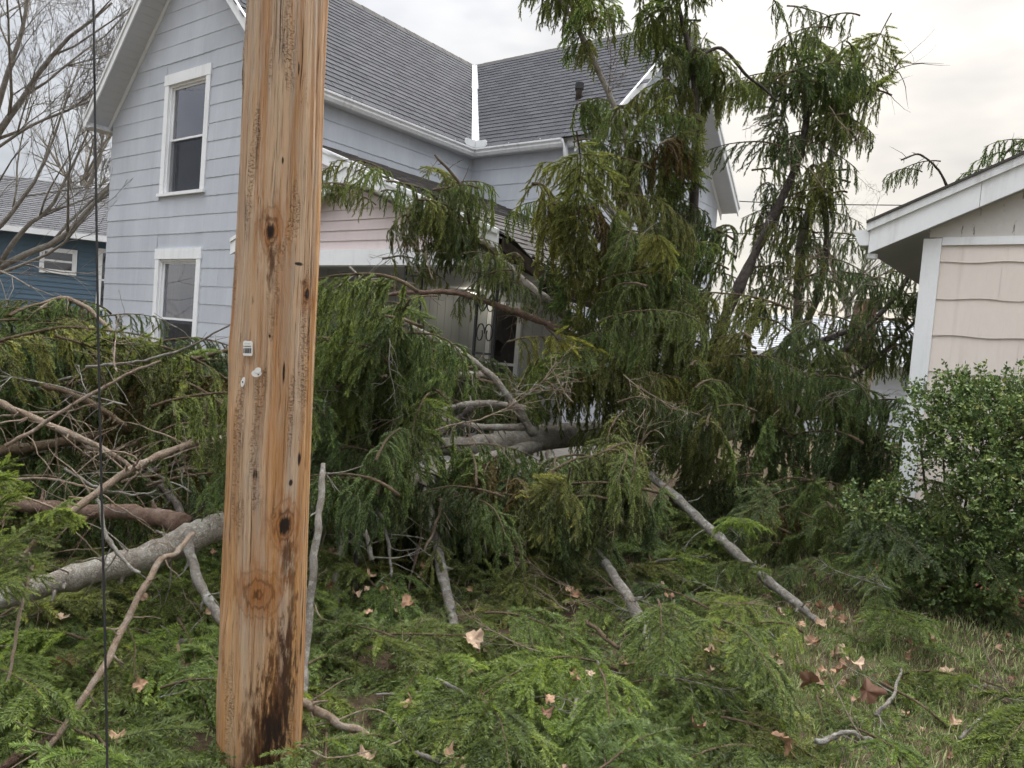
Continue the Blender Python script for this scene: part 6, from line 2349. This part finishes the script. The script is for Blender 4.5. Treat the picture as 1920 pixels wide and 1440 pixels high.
# ------------------------------------------------------------------ bare trees
def bare_tree(name, label, foot, limbs, seed, depth=4, thick=.16, spread=.55, mat=None, parent_trunk=None):
    r = np.random.default_rng(seed)
    f0 = np.array([foot[0], foot[1], 0])
    root = empty(name, f0)
    tag(root, label, 'tree')
    w = Wood()
    wt_ = Wood()
    cnt = [0]

    def grow(P, R0, R1, lv):
        n = len(P)
        big = lv >= depth - 1
        (w if big else wt_).tube(P, np.linspace(R0, R1, n), 8 if big else (5 if lv > 1 else 3))
        cnt[0] += 1
        if lv <= 0:
            return
        ln = np.linalg.norm(np.diff(P, axis=0), axis=1).sum()
        k = {4: 7, 3: 7, 2: 6, 1: 4}.get(lv, 5)
        for j in range(k):
            f_ = r.uniform(.25, 1.0) if j else .97
            i = min(int(f_ * (n - 1)), n - 2)
            T = unit(P[i + 1] - P[i])
            rv = r.normal(size=3)
            S = unit(rv - T * (rv @ T))
            d = unit(T * r.uniform(.6, 1.1) + S * spread * r.uniform(.7, 1.5) + np.array([0, 0, .12]))
            L = ln * r.uniform(.35, .62)
            q = curved(P[i], d, L, 7, r.uniform(-.35, .2), r, .09)
            rr = R0 + (R1 - R0) * f_
            grow(q, max(rr * .55, .0038), max(rr * .2, .0026), lv - 1)
    for pts, R0, R1, lv in limbs:
        P = smooth_path([np.array(p) - f0 for p in pts], 14, .02, r)
        grow(P, R0, R1, lv)
    link('trunk', w.mesh('trunk', mat or M['bare']), root)
    link('crown', wt_.mesh('crown', mat or M['bare']), root)
    print(name, cnt[0])


ft = np.array([-12.0, 15.6, 0])
fork = at(-190, 600, 15.6)
bare_tree('bare_tree', 'big leafless tree at the left edge with many thin branches', ft,
          [([ft, (ft + fork) / 2 + (.05, 0, 0), fork], 0.216, 0.158, 0),
           ([fork, at(-60, 540, 15.4), at(20, 490, 15.3), at(110, 448, 15.2), at(165, 395, 15.2), at(220, 340, 15.2), at(300, 280, 15.2)], 0.094, 0.022, 3),
           ([at(0, 495, 15.3), at(50, 425, 15.2), at(95, 390, 15.2), at(140, 300, 15.3), at(190, 180, 15.4)], 0.054, 0.014, 4),
           ([fork, at(-120, 500, 15.2), at(-20, 440, 15.0), at(40, 375, 15.0), at(90, 290, 15.0), at(150, 120, 15.2)], 0.072, 0.014, 3),
           ([fork, at(-150, 420, 15.6), at(-40, 300, 15.6), at(40, 190, 15.5), at(110, 90, 15.4), at(210, 5, 15.2)], 0.108, 0.022, 4),
           ([at(-40, 300, 15.6), at(0, 180, 15.4), at(40, 60, 15.3), at(60, -60, 15.2)], 0.072, 0.022, 3),
           ([at(-150, 420, 15.6), at(-140, 240, 15.8), at(-60, 80, 16), at(-20, -80, 16)], 0.101, 0.029, 4),
           ([at(-60, 330, 15.5), at(20, 260, 15.2), at(110, 215, 15.0), at(210, 175, 14.9)], 0.036, 0.011, 4)], 5)
ft = at(1600, 700, 34)
bare_tree('bare_tree', 'distant leafless tree between the spruce and the garage', (ft[0], ft[1], 0),
          [([(ft[0], ft[1], 0), at(1590, 600, 34), at(1585, 540, 34)], .22, .10, 3), ([at(1588, 580, 34), at(1560, 500, 34), at(1550, 450, 34)], .10, .03, 3), ([at(1590, 580, 34), at(1620, 500, 34), at(1640, 440, 34)], .10, .03, 3)], 8)
ft = at(60, 560, 40)
bare_tree('bare_tree', 'far leafless tree behind the roof of the blue house', (ft[0], ft[1], 0),
          [([(ft[0], ft[1], 0), at(150, 400, 40), at(155, 330, 40)], .3, .12, 3), ([at(152, 380, 40), at(185, 300, 40), at(195, 240, 40)], .14, .04, 3), ([at(152, 370, 40), at(110, 310, 40), at(80, 260, 40)], .14, .04, 3)], 12)
